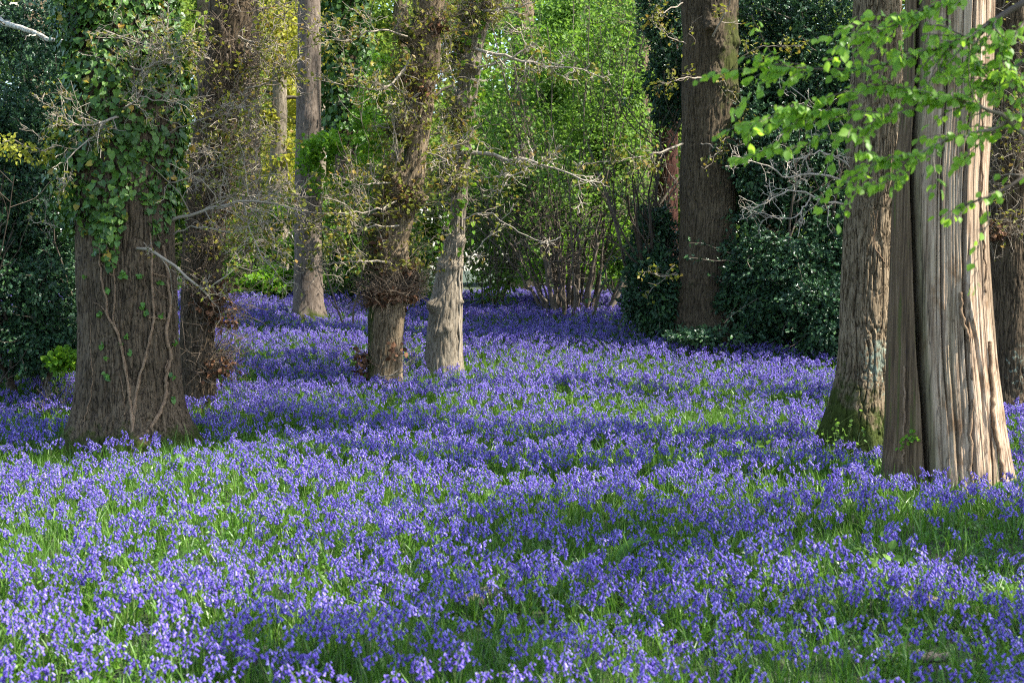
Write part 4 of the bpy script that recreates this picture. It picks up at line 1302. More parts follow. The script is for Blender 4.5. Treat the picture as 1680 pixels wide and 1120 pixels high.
spray_bush('young_tree', 'bright green young tree in new leaf between the slim trunk and the ruffed oak', 'young tree', gp(590, 23.6),
           [(W(545, 250, 23.4), (S(85, 23), 0.7, S(40, 23)), 1.0), (W(610, 215, 23.8), (S(60, 23), 0.7, S(60, 23)), 0.9), (W(520, 240, 23.2), (S(46, 23), 0.5, S(26, 23)), 0.16), (W(575, 310, 23.6), (S(80, 23), 0.7, S(30, 23)), 0.6), (W(625, 150, 24.2), (S(50, 24), 0.7, S(60, 24)), 0.6)],
           4600, 401, 'spring', (0.045, 0.085), 3, 3.2, gap=0.58, freq=2.8)
spray_bush('bush', 'low light-green bush behind the flowers, left of the slim straight trunk', 'bush', gp(425, 27.5),
           [(W(430, 470, 27.0), (S(75, 27), 0.9, S(40, 27)), 1.2), (W(390, 420, 28.0), (S(60, 28), 0.9, S(60, 28)), 0.8), (W(460, 400, 28.5), (S(60, 28), 0.9, S(70, 28)), 0.8), (W(350, 480, 27.5), (S(60, 28), 0.8, S(50, 28)), 0.5)], 13000, 411, 'spring', (0.06, 0.11), 8, 1.8)
spray_bush('bush', 'shady green thicket between the slim trunk and the ruffed oak', 'bush', gp(570, 26.5),
           [(W(575, 430, 26.5), (S(80, 26), 0.8, S(70, 26)), 1.0), (W(620, 370, 26.8), (S(70, 26), 0.8, S(80, 26)), 0.8), (W(555, 370, 27.0), (S(60, 26), 0.8, S(80, 26)), 0.7), (W(690, 440, 26.5), (S(70, 26), 0.8, S(70, 26)), 0.6)], 13000, 421, 'hazel', (0.05, 0.10), 12, 2.2)
spray_bush('bush', 'tangled leafy thicket with bare stems, left of the hazel bush', 'bush', gp(800, 26.2),
           [(W(805, 420, 26.2), (S(65, 26), 0.8, S(80, 26)), 1.0), (W(790, 330, 26.6), (S(50, 26), 0.8, S(90, 26)), 0.8), (W(800, 200, 27.0), (S(60, 26), 0.8, S(110, 26)), 0.8)], 3600, 431, 'hazel', (0.05, 0.095), 14, 2.4)
spray_bush('bush', 'leafy thicket with bare stems, right behind the hazel bush', 'bush', gp(1030, 26.5),
           [(W(1030, 330, 26.5), (S(50, 26), 0.8, S(110, 26)), 1.0), (W(1010, 200, 27.0), (S(60, 26), 0.8, S(110, 26)), 0.9), (W(1020, 440, 26.0), (S(45, 26), 0.6, S(50, 26)), 0.5)], 3600, 441, 'hazel', (0.05, 0.095), 10, 2.6)
spray_bush('bush', 'low sunlit green bush showing between the stems of the hazel', 'bush', gp(950, 31.0),
           [(W(900, 425, 31.0), (S(80, 31), 0.9, S(50, 31)), 1.0), (W(990, 415, 31.4), (S(70, 31), 0.9, S(60, 31)), 1.0), (W(940, 370, 32.0), (S(90, 31), 0.9, S(50, 31)), 0.8)], 9000, 461, 'spring', (0.06, 0.11), 6, 1.6)
spray_bush('undergrowth_bush', 'leafy green sprigs at the foot of the left holly', 'bush', gp(105, 17.6),
           [(W(105, 590, 17.5), (S(28, 17.5), 0.3, S(22, 17.5)), 1.0), (W(75, 610, 17.3), (S(25, 17), 0.3, S(12, 17)), 0.4)], 700, 451, 'spring', (0.05, 0.09), 5, 0.4, sr=0.006)

# ivy-covered tree at the back
t12 = stem_of('ivycolumn', [(540, 592, 520), (545, 590, 480), (550, 588, 300), (553, 586, 100), (556, 584, 0), (560, 580, UP)], 28.5)
o12 = thing('oak_tree', 'dark background tree wrapped in ivy, right of the slim straight trunk', 'tree', t12.base)
t12.build('trunk', M['bark_brown'], o12, nth=60, dz=0.06, amp=0.01, seed=61)
top_crown('ivycolumn', o12, 161, spread=2.2, n=2400, mat='spring')
iv = thing('ivy', 'dense dark ivy sleeve round the background trunk right of the slim straight trunk', 'ivy', t12.base)
rng = np.random.default_rng(62)
th = rng.uniform(-PI, PI, 9000)
z = rng.uniform(cz(t12, 235), t12.z[-1], 9000)
wd = 0.10 + 0.55 * fbm(np.stack([np.sin(th) * 1.5, np.cos(th) * 1.5, z * 1.1], 1), 3, 5)
P = t12.surf(th, z, 0) + np.stack([np.sin(th), -np.cos(th), 0 * th], 1) * (wd * rng.uniform(0.3, 1, 9000))[:, None]
leaves_obj('leaves', 'ivy', P, unit(rng.normal(0, 0.6, P.shape) + np.array([0, 0, -0.8])), unit(P - np.array([t12.cr(z)[0], np.full(9000, t12.d), z]).T + rng.normal(0, 0.2, P.shape) + np.array([0, 0, 0.2])), rng.uniform(0.07, 0.12, 9000), M['ivy'], iv)


# ------------------------------------------------------------------ the wood behind
def wood_tree(label, x, d, wpx, seed, mat, bark, blobs, n, size, limbs=5, name='background_tree'):
    rng = np.random.default_rng(seed)
    b = gp(x, d)
    o = thing(name, label, 'tree', b, 'trees of the wood behind')
    t = Trunk([(x - wpx * 0.6, x + wpx * 0.6, 440 + 0.8 * F / d), (x - wpx / 2, x + wpx / 2, 380), (x + rng.uniform(-8, 8) - wpx * 0.45, x + wpx * 0.45, 150), (x + rng.uniform(-15, 15) - wpx * 0.35, x + wpx * 0.35, -150)], d)
    t.build('trunk', M[bark], o, nth=40, dz=0.12, amp=0.012, seed=seed)
    tb, tips = Tubes(), []
    for k in range(limbs):
        yy = rng.uniform(-80, 260)
        p = np.array([t.cr(PX(x, yy, d)[2])[0], d, PX(x, yy, d)[2]])
        a = rng.uniform(0, 2 * PI)
        grow(rng, p, np.array([math.cos(a), math.sin(a), rng.uniform(0.1, 0.8)]), rng.uniform(1.5, 3.5), 0.05, 2, tb, tips, 0.22, 0.03, 5, 7, 4, rmin=0.006)
    tb.build('limb', M['twig_dark'], o)
    P = np.concatenate([blob(rng, int(0.6 * n / len(blobs)), PX(bx, by, d + bd), (S(rx, d), S(rx, d) * 0.8, S(rz, d)), seed + i, 0.8, 0.5, 0.45, zcut=0.3) for i, (bx, by, bd, rx, rz) in enumerate(blobs)])
    dd, nr = blob_leaves(rng, P, 0.9)
    leaves_obj('crown', 'fold', P, dd, nr, rng.uniform(*size, len(P)), M[mat], o)


wood_tree('yellow-green sunlit tree in the gap left of the slim straight trunk', 455, 36, 34, 501, 'yellow', 'bark_pale', [(450, 60, 0, 70, 60), (470, 150, 1, 60, 60), (430, 230, 0, 60, 60), (480, 20, 2, 60, 60), (455, 330, 1, 60, 70)], 9000, (0.10, 0.17))
wood_tree('yellow-leaved tree behind the gap, over the top of the slim straight trunk', 520, 40, 30, 502, 'yellow', 'bark_pale', [(530, 60, 0, 80, 70), (500, 160, 1, 70, 70), (570, 20, 0, 80, 60), (480, 270, 2, 60, 80)], 7000, (0.11, 0.18))
wood_tree('soft green tree behind the shaggy oak at left', 340, 34, 30, 503, 'farleaf', 'bark_oak', [(330, 300, 0, 80, 90), (360, 120, 1, 80, 90), (300, 20, 0, 90, 80), (380, 410, 0, 70, 60)], 8000, (0.10, 0.17))
wood_tree('shaded green tree beyond the left holly', 120, 33, 34, 504, 'farleaf', 'bark_brown', [(100, 80, 0, 120, 110), (60, 250, 1, 120, 120), (180, 300, 0, 100, 150), (110, 450, 0, 120, 90)], 8000, (0.11, 0.18))
wood_tree('green tree behind the ruffed oak, brownish trunk', 655, 33, 36, 505, 'farleaf', 'bark_oak', [(650, 60, 0, 90, 80), (620, 180, 1, 80, 80), (690, 250, 0, 80, 90), (600, 20, 1, 80, 70)], 8500, (0.10, 0.17))
wood_tree('green tree behind the hazel bush, seen through its leaves', 860, 36, 40, 506, 'spring', 'bark_oak', [(860, 60, 0, 110, 90), (920, 180, 1, 110, 100), (810, 200, 0, 90, 100), (960, 30, 1, 90, 80), (880, 330, 1, 110, 80)], 11000, (0.10, 0.17))
wood_tree('green tree behind the reddish trunk', 1010, 38, 36, 507, 'farleaf', 'bark_oak', [(1010, 60, 0, 90, 90), (1050, 200, 1, 90, 110), (1000, 350, 0, 90, 90)], 8000, (0.11, 0.18))
wood_tree('shaded green tree beyond the large holly, right of the mossy oak', 1260, 35, 40, 508, 'farleaf', 'bark_brown', [(1250, 60, 0, 110, 90), (1330, 160, 1, 110, 110), (1240, 260, 0, 110, 110), (1330, 30, 0, 100, 80)], 8500, (0.11, 0.18))
wood_tree('brownish tree beyond the far right hollies', 1650, 30, 40, 509, 'farleaf', 'bark_brown', [(1640, 80, 0, 110, 110), (1690, 250, 1, 110, 130), (1600, 320, 0, 90, 120)], 6500, (0.11, 0.18))
wood_tree('dim tree beyond the lichened oak', 1450, 34, 36, 510, 'farleaf', 'bark_brown', [(1440, 80, 0, 110, 100), (1490, 230, 1, 110, 110), (1420, 330, 0, 90, 100)], 6000, (0.11, 0.18))

rng = np.random.default_rng(601)
P = []
for k in range(138):
    dd = rng.uniform(48, 66)
    x = -1.05 * dd * 0.42 + 2.1 * dd * 0.42 * (k % 23 + rng.uniform(0, 1)) / 23
    zc = 1.5 + (rng.uniform(1.0, 4.0) if k < 46 else rng.uniform(4.5, 8.5) if k < 92 else rng.uniform(8, 14.5))
    P.append(blob(rng, 1700, (x, dd, zc), (2.6, 2.0, 2.8), 600 + k, 0.6, 0.44, 0.4))
P = np.concatenate(P)
d, n = blob_leaves(rng, P, 0.8)
fw = leaves_obj('far_wood', 'fold', P, d, n, rng.uniform(0.22, 0.36, len(P)), M['farleaf'], None)
tag(fw, 'far-off green wood filling the gaps between the trees', 'far wood', kind='stuff')


# ------------------------------------------------------------------ unseen oaks added off to the right, crowns placed to shade the glade
def shade_tree(x, y, h, seed, blobs, n, size=0.17):
    rng = np.random.default_rng(seed)
    b = np.array([x, y, float(gz(x, y))])
    o = thing('oak_tree', 'added oak outside the right side of the view, its crown placed for shade', 'tree', b, 'unseen oaks added for shade')
    tb, tips = Tubes(), []
    P = smooth_path([b - np.array([0, 0, 0.2]), b + np.array([0.1, 0, h * 0.4]), b + np.array([-0.1, 0.1, h])], 16, rng, 0.03)
    tb.add(P, np.linspace(0.42, 0.12, 16), 24)
    tb.build('trunk', M['bark_oak'], o)
    tb = Tubes()
    limbs_to(rng, P[9], [np.asarray(c) for c, r, wg in blobs], 0.13, tb, tips, 2, 3)
    tb.build('limb', M['twig_dark'], o)
    crown(rng, 'crown', o, blobs, n, size, M['oakbud'], seed, gap=0.50, freq=0.95)


shade_tree(10.2, 8.6, 9.5, 901, [((7.2, 9.4, 8.4), (2.4, 1.5, 1.2), 1.0), ((11.2, 9.6, 9.6), (2.2, 1.6, 1.2), 0.9), ((6.2, 6.8, 8.0), (1.8, 1.5, 1.1), 0.8), ((10.8, 6.2, 9.8), (2.2, 1.5, 1.2), 0.8)], 1700)
shade_tree(9.0, 13.2, 10.5, 902, [((2.2, 14.5, 8.6), (1.9, 1.0, 1.1), 1.3), ((0.5, 14.7, 7.6), (1.6, 1.0, 1.0), 1.3), ((4.8, 14.9, 9.6), (1.6, 1.1, 1.1), 0.4)], 3300)
shade_tree(12.5, 22.0, 11.0, 903, [((6.0, 23.0, 7.6), (1.6, 1.1, 1.0), 1.6), ((10.6, 21.8, 10.6), (2.2, 1.3, 1.2), 0.6)], 1500)


# ------------------------------------------------------------------ hazel branch close to the camera, top right
hb = np.array([3.9, 7.2, float(gz(3.9, 7.2))])
fh = thing('hazel_branch', 'leafy hazel boughs reaching in from the right, close to the camera, over the fluted trunk', 'branch', hb)
rng = np.random.default_rng(701)
D0 = 6.9
tb, tips = Tubes(), []
P = smooth_path([hb - np.array([0, 0, 0.1]), hb + np.array([-0.1, 0, 1.0]), PX(1900, 330, 7.0), PX(1860, 60, 6.9), PX(1800, -200, 6.9)], 20, rng, 0.006)
tb.add(P, np.linspace(0.05, 0.02, 20), 8)
P = smooth_path([hb - np.array([0.1, -0.1, 0.1]), hb + np.array([-0.2, 0.1, 0.9]), PX(1960, 420, 7.1), PX(1840, 300, 7.0), PX(1740, 200, 6.9), PX(1690, 60, 6.8)], 20, rng, 0.006)
tb.add(P, np.linspace(0.045, 0.02, 20), 8)
lp = []


def hazel_limb(way, r0, r1, kids, L, leafy=1.0):
    P = smooth_path([PX(x, y, d) for x, y, d in way], 18, rng, 0.004)
    rad = np.linspace(r0, r1, 18)
    tb.add(P, rad, 6)
    shoots = [(P, rad)]
    for c in range(int(kids * 1.3)):
        t = rng.uniform(3, 17)
        i = int(t)
        q = P[i]
        dr = unit(P[i] - P[i - 1])
        dd = unit(dr * 0.9 + unit(rng.normal(0, 1, 3)) * np.array([0.7, 0.9, 0.55]) + np.array([-0.25, 0, 0]))
        m = 8
        pts = [q]
        ln = L * rng.uniform(0.35, 1.0)
        for k in range(m):
            dd = unit(dd + rng.normal(0, 0.13, 3) + np.array([0, 0, -0.03]))
            pts.append(pts[-1] + dd * ln / m)
        rr = np.linspace(max(rad[i] * 0.45, 0.0018), 0.0012, m + 1)
        tb.add(pts, rr, 4)
        shoots.append((np.array(pts), rr))
    for S_, rr in shoots:
        seg = np.linalg.norm(np.diff(S_, axis=0), axis=1)
        tot = seg.sum()
        nl = int(tot / 0.025 * leafy)
        for k in range(nl):
            u = (k + rng.uniform(0, 0.8)) / max(nl, 1) * (len(S_) - 1)
            i = min(int(u), len(S_) - 2)
            if rr[i] > 0.0075: continue
            q = S_[i] + (S_[i + 1] - S_[i]) * (u - i)
            dr = unit(S_[i + 1] - S_[i])
            side = unit(np.cross(dr, [0, 0, 1])) * (1 if k % 2 else -1)
            for _ in range(1 if rng.random() < 0.65 else 2):
                lp.append((q + side * 0.012 + rng.normal(0, 0.008, 3), unit(dr * 0.5 + side * rng.uniform(0.3, 0.9) + np.array([0, 0, -rng.uniform(0.2, 1.1)]) + rng.normal(0, 0.2, 3)), rng.uniform(0.022, 0.054)))


for way, r0, r1, kids, L, lf in [
    ([(1800, -60, 6.9), (1663, 14, 6.9), (1628, 37, 6.85), (1597, 61, 6.85), (1557, 71, 6.8), (1526, 86, 6.8), (1440, 108, 6.75), (1370, 112, 6.7), (1290, 110, 6.7), (1245, 100, 6.7)], 0.017, 0.0022, 22, 0.42, 1.0),
    ([(1800, 290, 6.9), (1680, 222, 6.9), (1645, 191, 6.85), (1600, 171, 6.8), (1543, 168, 6.8), (1460, 190, 6.75), (1400, 215, 6.7), (1330, 222, 6.7)], 0.013, 0.0022, 16, 0.36, 1.0),
    ([(1800, 170, 6.9), (1680, 188, 6.9), (1614, 217, 6.85), (1557, 228, 6.85), (1508, 251, 6.8), (1450, 262, 6.8), (1400, 290, 6.75)], 0.011, 0.002, 12, 0.32, 1.0),
    ([(1840, 240, 6.9), (1700, 280, 6.9), (1646, 311, 6.85), (1619, 324, 6.8), (1576, 338, 6.8), (1537, 363, 6.75)], 0.012, 0.002, 6, 0.16, 0.55),
    ([(1619, 324, 6.8), (1622, 360, 6.8), (1610, 390, 6.8), (1600, 430, 6.8), (1590, 470, 6.8)], 0.004, 0.0015, 4, 0.12, 0.35),
    ([(1800, 60, 7.0), (1680, 100, 7.0), (1640, 140, 7.0), (1620, 110, 7.0), (1600, 100, 7.0)], 0.012, 0.003, 12, 0.32, 1.0),
    ([(1720, -80, 6.8), (1600, -20, 6.8), (1530, 10, 6.75), (1480, 40, 6.7), (1420, 45, 6.7)], 0.010, 0.002, 14, 0.34, 1.0),
    ([(1543, 168, 6.8), (1470, 140, 6.75), (1390, 150, 6.7), (1310, 175, 6.65), (1225, 205, 6.6)], 0.005, 0.0015, 12, 0.26, 1.1),
    ([(1460, 190, 6.75), (1380, 180, 6.7), (1320, 195, 6.7), (1270, 240, 6.65)], 0.004, 0.0015, 10, 0.24, 1.1),
    ([(1700, 20, 6.8), (1660, 60, 6.75), (1640, 90, 6.75), (1670, 150, 6.75)], 0.008, 0.002, 12, 0.3, 1.0),
    ([(1500, 250, 6.8), (1450, 300, 6.75), (1430, 310, 6.7), (1400, 308, 6.7)], 0.004, 0.0015, 5, 0.15, 0.7)]:
    hazel_limb(way, r0, r1, kids, L, lf)
tb.build('stem', M['twig_hazel'], fh)
P = np.array([a for a, b, c in lp])
d = np.array([b for a, b, c in lp])
sz = np.array([c for a, b, c in lp])
nr = unit(rng.normal(0, 0.45, P.shape) + np.array([0.2, -0.35, 0.8]))
leaves_obj('leaves', 'ovate', P, d, nr, sz, M['fore'], fh, smooth=True)


# ------------------------------------------------------------------ small plants and bits of wood among the flowers
def fern(x, y, label, seed, nf=5, L=0.45, mat='fern'):
    rng = np.random.default_rng(seed)
    b = on_ground(x, y)
    o = thing('fern', label, 'fern', b)
    Ps, Ds, Ns, Ss = [], [], [], []
    tb = Tubes()
    for k in range(nf):
        a = rng.uniform(0, 2 * PI)
        ln = L * rng.uniform(0.7, 1.1)
        t = np.linspace(0, 1, 12)
        q = b + np.stack([np.cos(a) * t * ln * 0.8, np.sin(a) * t * ln * 0.8, ln * (0.95 * t - 0.55 * t ** 2.2) + 0.1 * t], 1)
        tb.add(q, np.linspace(0.004, 0.0015, 12), 4)
        tt = np.linspace(0.22, 1, 30)
        for u in tt:
            i = min(int(u * 11), 10)
            c = q[i] + (q[i + 1] - q[i]) * (u * 11 - i)
            dr = unit(q[i + 1] - q[i])
            sd = unit(np.cross(dr, [0, 0, 1]))
            for s_ in (-1, 1):
                Ps.append(c)
                Ds.append(unit(sd * s_ + dr * 0.5))
                Ns.append(unit(np.cross(sd, dr) + rng.normal(0, 0.1, 3)))
                Ss.append(ln * 0.34 * (1.08 - u))
    tb.build('stalk', M['stem'], o)
    leaves_obj('fronds', 'pinna', np.array(Ps), np.array(Ds), np.array(Ns), np.array(Ss), M[mat], o)


def sprig(x, y, label, seed, n=40, r=0.15, h=0.3, size=(0.03, 0.06), mat='spring', cat='plant', name='leafy_plant'):
    rng = np.random.default_rng(seed)
    b = on_ground(x, y)
    o = thing(name, label, cat, b)
    tb, tips = Tubes(), []
    for k in range(5):
        grow(rng, b, np.array([rng.normal(0, 0.4), rng.normal(0, 0.4), 1]), h * rng.uniform(0.7, 1.2), 0.004, 1, tb, tips, 0.2, 0.1, 3, 4, 4, rmin=0.0015)
    tb.build('stem', M['stem'], o)
    P, d, nr = tip_leaves(rng, tips, max(1, n // len(tips) + 1), 0.03)
    leaves_obj('leaves', 'ovate', P, d, nr, rng.uniform(*size, len(P)), M[mat], o)


fern(1010, 868, 'pale green fern arching over the bluebells in front of the clearing', 801, 5, 0.40)
fern(900, 905, 'feathery fern among the flowers, left of the arching fern', 802, 4, 0.30)
fern(690, 668, 'light fern in the flowers below the ruffed oak', 803, 5, 0.38)
fern(55, 640, 'pale fern at the left edge below the holly', 804, 5, 0.4)
fern(840, 520, 'fern in the far flowers, left of the hazel bush', 805, 5, 0.4)
fern(1240, 655, 'fern in the flowers right of the grassy clearing', 806, 5, 0.36)
fern(1640, 780, 'fern beside the foot of the fluted trunk', 807, 4, 0.32)
fern(300, 735, 'small fern at the right foot of the ivied oak', 808, 5, 0.24)
sprig(1440, 905, 'broad-leaved seedling low in the flowers in front of the fluted trunk', 811, 30, 0.2, 0.25, (0.045, 0.075), 'hazel')
sprig(1372, 722, 'leafy sprig at the mossy foot of the lichened oak', 812, 26, 0.1, 0.42, (0.028, 0.05), 'hazel')
sprig(712, 575, 'leafy sprig at the left foot of the sunlit leaning oak', 813, 50, 0.1, 0.4, (0.05, 0.08), 'spring')
sprig(1225, 722, 'low leafy plant in the flowers left of the lichened oak', 814, 26, 0.15, 0.22, (0.06, 0.1), 'hazel')


def log(x, y, label, seed, L, r, ang, up=0.14):
    rng = np.random.default_rng(seed)
    b = on_ground(x, y)
    o = thing('log', label, 'log', b)
    dr = np.array([math.cos(ang), math.sin(ang), 0.06])
    P = smooth_path([b - dr * L / 2 + np.array([0, 0, up]), b + np.array([0, 0, up + 0.02]), b + dr * L / 2 + np.array([0, 0, up])], 16, rng, 0.008)
    t = Tubes()
    t.add(P, r * np.concatenate([[0.02], np.full(14, 1.0) + rng.normal(0, 0.05, 14), [0.02]]), 16)
    t.build('log_body', M['bark_pale'], o)


log(800, 925, 'short broken piece of tan wood lying in the near flowers', 821, 0.36, 0.06, 0.35, 0.06)
log(1505, 940, 'cut piece of pale wood half sunk in the flowers below the fluted trunk', 822, 0.26, 0.05, -0.3, 0.06)
log(1490, 1020, 'mossy stick of brown wood lying in the flowers near the bottom right', 823, 0.45, 0.028, -0.2, 0.02)


# ------------------------------------------------------------------ bluebells and grass
def bell_mesh(rng, p, ax, ln, seg, hi):
    """one hanging bell with recurved tips"""
    ax = unit(ax)
    ref = np.array([0.3, 0.8, 0.5])
    a = unit(np.cross(ax, ref))
    b = np.cross(ax, a)
    prof = [(0.0, 0.10), (0.16, 0.22), (0.62, 0.25), (0.92, 0.34)] if hi else [(0.0, 0.12), (0.35, 0.25), (0.95, 0.33)]
    th = np.arange(seg) * 2 * PI / seg + rng.uniform(0, 1)
    V, Q, Tt = [], [], []
    for t, r in prof:
        V.append(p + ax * t * ln + r * ln * (np.cos(th)[:, None] * a + np.sin(th)[:, None] * b))
    for k in range(len(prof) - 1):
        for j in range(seg):
            j2 = (j + 1) % seg
            Q.append((k * seg + j, k * seg + j2, (k + 1) * seg + j2, (k + 1) * seg + j))
    n0 = len(prof) * seg
    th2 = th + PI / seg
    tipv = p + ax * ln * 0.93 + 0.62 * ln * (np.cos(th2)[:, None] * a + np.sin(th2)[:, None] * b)
    V.append(tipv)
    for j in range(seg):
        Tt.append(((len(prof) - 1) * seg + j, (len(prof) - 1) * seg + (j + 1) % seg, n0 + j))
    return np.concatenate(V), np.array(Q), np.array(Tt)


def bluebell_parts(seed, hi):
    rng = np.random.default_rng(seed)
    h = rng.uniform(0.29, 0.39)
    lean = rng.uniform(0.0, 0.06)
    m = 12 if hi else 7
    t = np.linspace(0, 1, m)
    nod = rng.uniform(0.035, 0.07)
    q = np.stack([lean * t ** 2 + nod * np.clip((t - 0.75) / 0.25, 0, 1) ** 1.5, 0 * t, h * t - 0.4 * nod * np.clip((t - 0.8) / 0.2, 0, 1) ** 2], 1)
    stem = Tubes()
    stem.add(q, np.linspace(0.0036, 0.0017, m), 5 if hi else 3)
    nb = int(rng.integers(9, 13))
    ped = Tubes()                                         # flower stalks, with the top of the stem they spring from
    i0 = int(0.7 * (m - 1))
    ped.add(q[i0:], np.linspace(0.0029, 0.0019, m - i0), 5 if hi else 3)
    V, Q, Tt, n = [], [], [], 0
    for k in range(nb):
        u = 0.74 + 0.26 * (k + 0.5) / nb
        x = u * (m - 1)
        i = min(int(x), m - 2)
        c = q[i] + (q[i + 1] - q[i]) * (x - i)
        az = k * 2.4 + rng.normal(0, 0.4)
        o = np.array([math.cos(az), math.sin(az), 0])
        size = 0.0215 * (1.08 - 0.45 * (k / nb) ** 1.5) * rng.uniform(0.85, 1.15)
        reach = 0.016 * (1.15 - 0.5 * k / nb)
        p = c + o * reach + np.array([0, 0, 0.006])
        ped.add([c, c + o * reach * 0.6 + np.array([0, 0, 0.009]), p], 0.0010, 3)
        v, qq, tt = bell_mesh(rng, p, o * rng.uniform(0.4, 0.9) + np.array([0, 0, -1.0]), size, 6 if hi else 5, hi)
        V.append(v); Q.append(qq + n); Tt.append(tt + n)
        n += len(v)
    bells = joined([(np.concatenate(V), [np.concatenate(Q), np.concatenate(Tt)], 0), (np.concatenate(ped.V), [np.concatenate(ped.Q)], 1)])
    leaves = []
    for k in range(int(rng.integers(3, 5))):
        leaves.append(blade_mesh(rng, np.zeros(3), rng.uniform(0, 2 * PI), rng.uniform(0.20, 0.32), rng.uniform(0.009, 0.014), rng.uniform(0.3, 0.9), 6 if hi else 4))
    return (np.concatenate(stem.V), np.concatenate(stem.Q)), bells, leaves


def blade_mesh(rng, p, az, L, wd, bend, m):
    t = np.linspace(0, 1, m)
    o = np.array([math.cos(az), math.sin(az), 0])
    s = np.array([-o[1], o[0], 0])
    th = bend * (0.25 + 1.25 * t)
    st = np.stack([np.sin(th), np.cos(th)], 1) * (L / (m - 1))
    xy = np.concatenate([[[0, 0]], np.cumsum(st[:-1], 0)])
    c = p + xy[:, :1] * o + xy[:, 1:] * np.array([0, 0, 1.0])
    w = wd * np.array([np.sin(PI * min(0.25 + 0.75 * x, 0.985)) for x in t])
    fold = np.array([0, 0, 1.0]) * (w * 0.35)[:, None] - 0 * o
    A = c + s * w[:, None] / 2 + fold
    B = c - s * w[:, None] / 2 + fold
    V = np.stack([A, c, B], 1).reshape(-1, 3)
    Q = []
    for k in range(m - 1):
        b = 3 * k
        Q += [(b, b + 1, b + 4, b + 3), (b + 1, b + 2, b + 5, b + 4)]
    return V, np.array(Q)


def joined(parts):
    """parts: (V, [faces], material index) -> arrays for one mesh"""
    Vs, Qs, Ts, mq, mt, n = [], [], [], [], [], 0
    for V, fs, mi in parts:
        Vs.append(V)
        at = 0
        for f in fs:
            f = np.asarray(f) + n
            mm = np.full(len(f), mi) if np.isscalar(mi) else np.asarray(mi)[at:at + len(f)]
            at += len(f)
            if f.shape[1] == 4:
                Qs.append(f); mq.append(mm)
            else:
                Ts.append(f); mt.append(mm)
        n += len(V)
    fs, mi = [], []
    if Qs:
        fs.append(np.concatenate(Qs)); mi.append(np.concatenate(mq))
    if Ts:
        fs.append(np.concatenate(Ts)); mi.append(np.concatenate(mt))
    return np.concatenate(Vs), fs, np.concatenate(mi)


def template_collection(name, meshes):
    c = bpy.data.collections.new(name)
    for k, me in enumerate(meshes):
        c.objects.link(bpy.data.objects.new('%s_%02d' % (name, k), me))
    return c


def scatter_object(name, coll, P, rot, scl, idx, label, cat):
    me = bpy.data.meshes.new(name)
    me.vertices.add(len(P))
    me.vertices.foreach_set('co', np.asarray(P, np.float32).ravel())
    for nm, typ, key, arr in [('rot', 'FLOAT_VECTOR', 'vector', rot), ('scl', 'FLOAT', 'value', scl), ('idx', 'INT', 'value', idx)]:
        a = me.attributes.new(nm, typ, 'POINT')
        a.data.foreach_set(key, np.asarray(arr, np.int32 if typ == 'INT' else np.float32).ravel())
    o = bpy.data.objects.new(name, me)
    COL.objects.link(o)
    ng = bpy.data.node_groups.new(name, 'GeometryNodeTree')
    ng.interface.new_socket('Geometry', in_out='INPUT', socket_type='NodeSocketGeometry')
    ng.interface.new_socket('Geometry', in_out='OUTPUT', socket_type='NodeSocketGeometry')
    gi, go = ng.nodes.new('NodeGroupInput'), ng.nodes.new('NodeGroupOutput')
    ci = ng.nodes.new('GeometryNodeCollectionInfo')
    ci.inputs['Collection'].default_value = coll
    ci.inputs['Separate Children'].default_value = True
    ci.inputs['Reset Children'].default_value = True
    ip = ng.nodes.new('GeometryNodeInstanceOnPoints')
    ip.inputs['Pick Instance'].default_value = True

    def attr(nm, typ):
        n = ng.nodes.new('GeometryNodeInputNamedAttribute')
        n.data_type = typ
        n.inputs[0].default_value = nm
        return n.outputs[0]
    L = ng.links.new
    L(gi.outputs[0], ip.inputs['Points'])
    L(ci.outputs[0], ip.inputs['Instance'])
    L(attr('idx', 'INT'), ip.inputs['Instance Index'])
    L(attr('rot', 'FLOAT_VECTOR'), ip.inputs['Rotation'])
    L(attr('scl', 'FLOAT'), ip.inputs['Scale'])
    L(ip.outputs[0], go.inputs[0])
    md = o.modifiers.new('scatter', 'NODES')
    md.node_group = ng
    return tag(o, label, cat, kind='stuff')


BMATS = [M['bell'], M['stem'], M['blade']]
tmpl = []
for k in range(12):
    st, be, lv = bluebell_parts(1000 + k, False)
    V, fs, mi = joined([(be[0], be[1], be[2]), (st[0], [st[1]], 1)] + [(v, [q], 2) for v, q in lv])
    tmpl.append(mesh_data('bluebell_plant_%d' % k, V, fs, BMATS, smooth=False, midx=mi))
bell_coll = template_collection('bluebell_templates', tmpl)

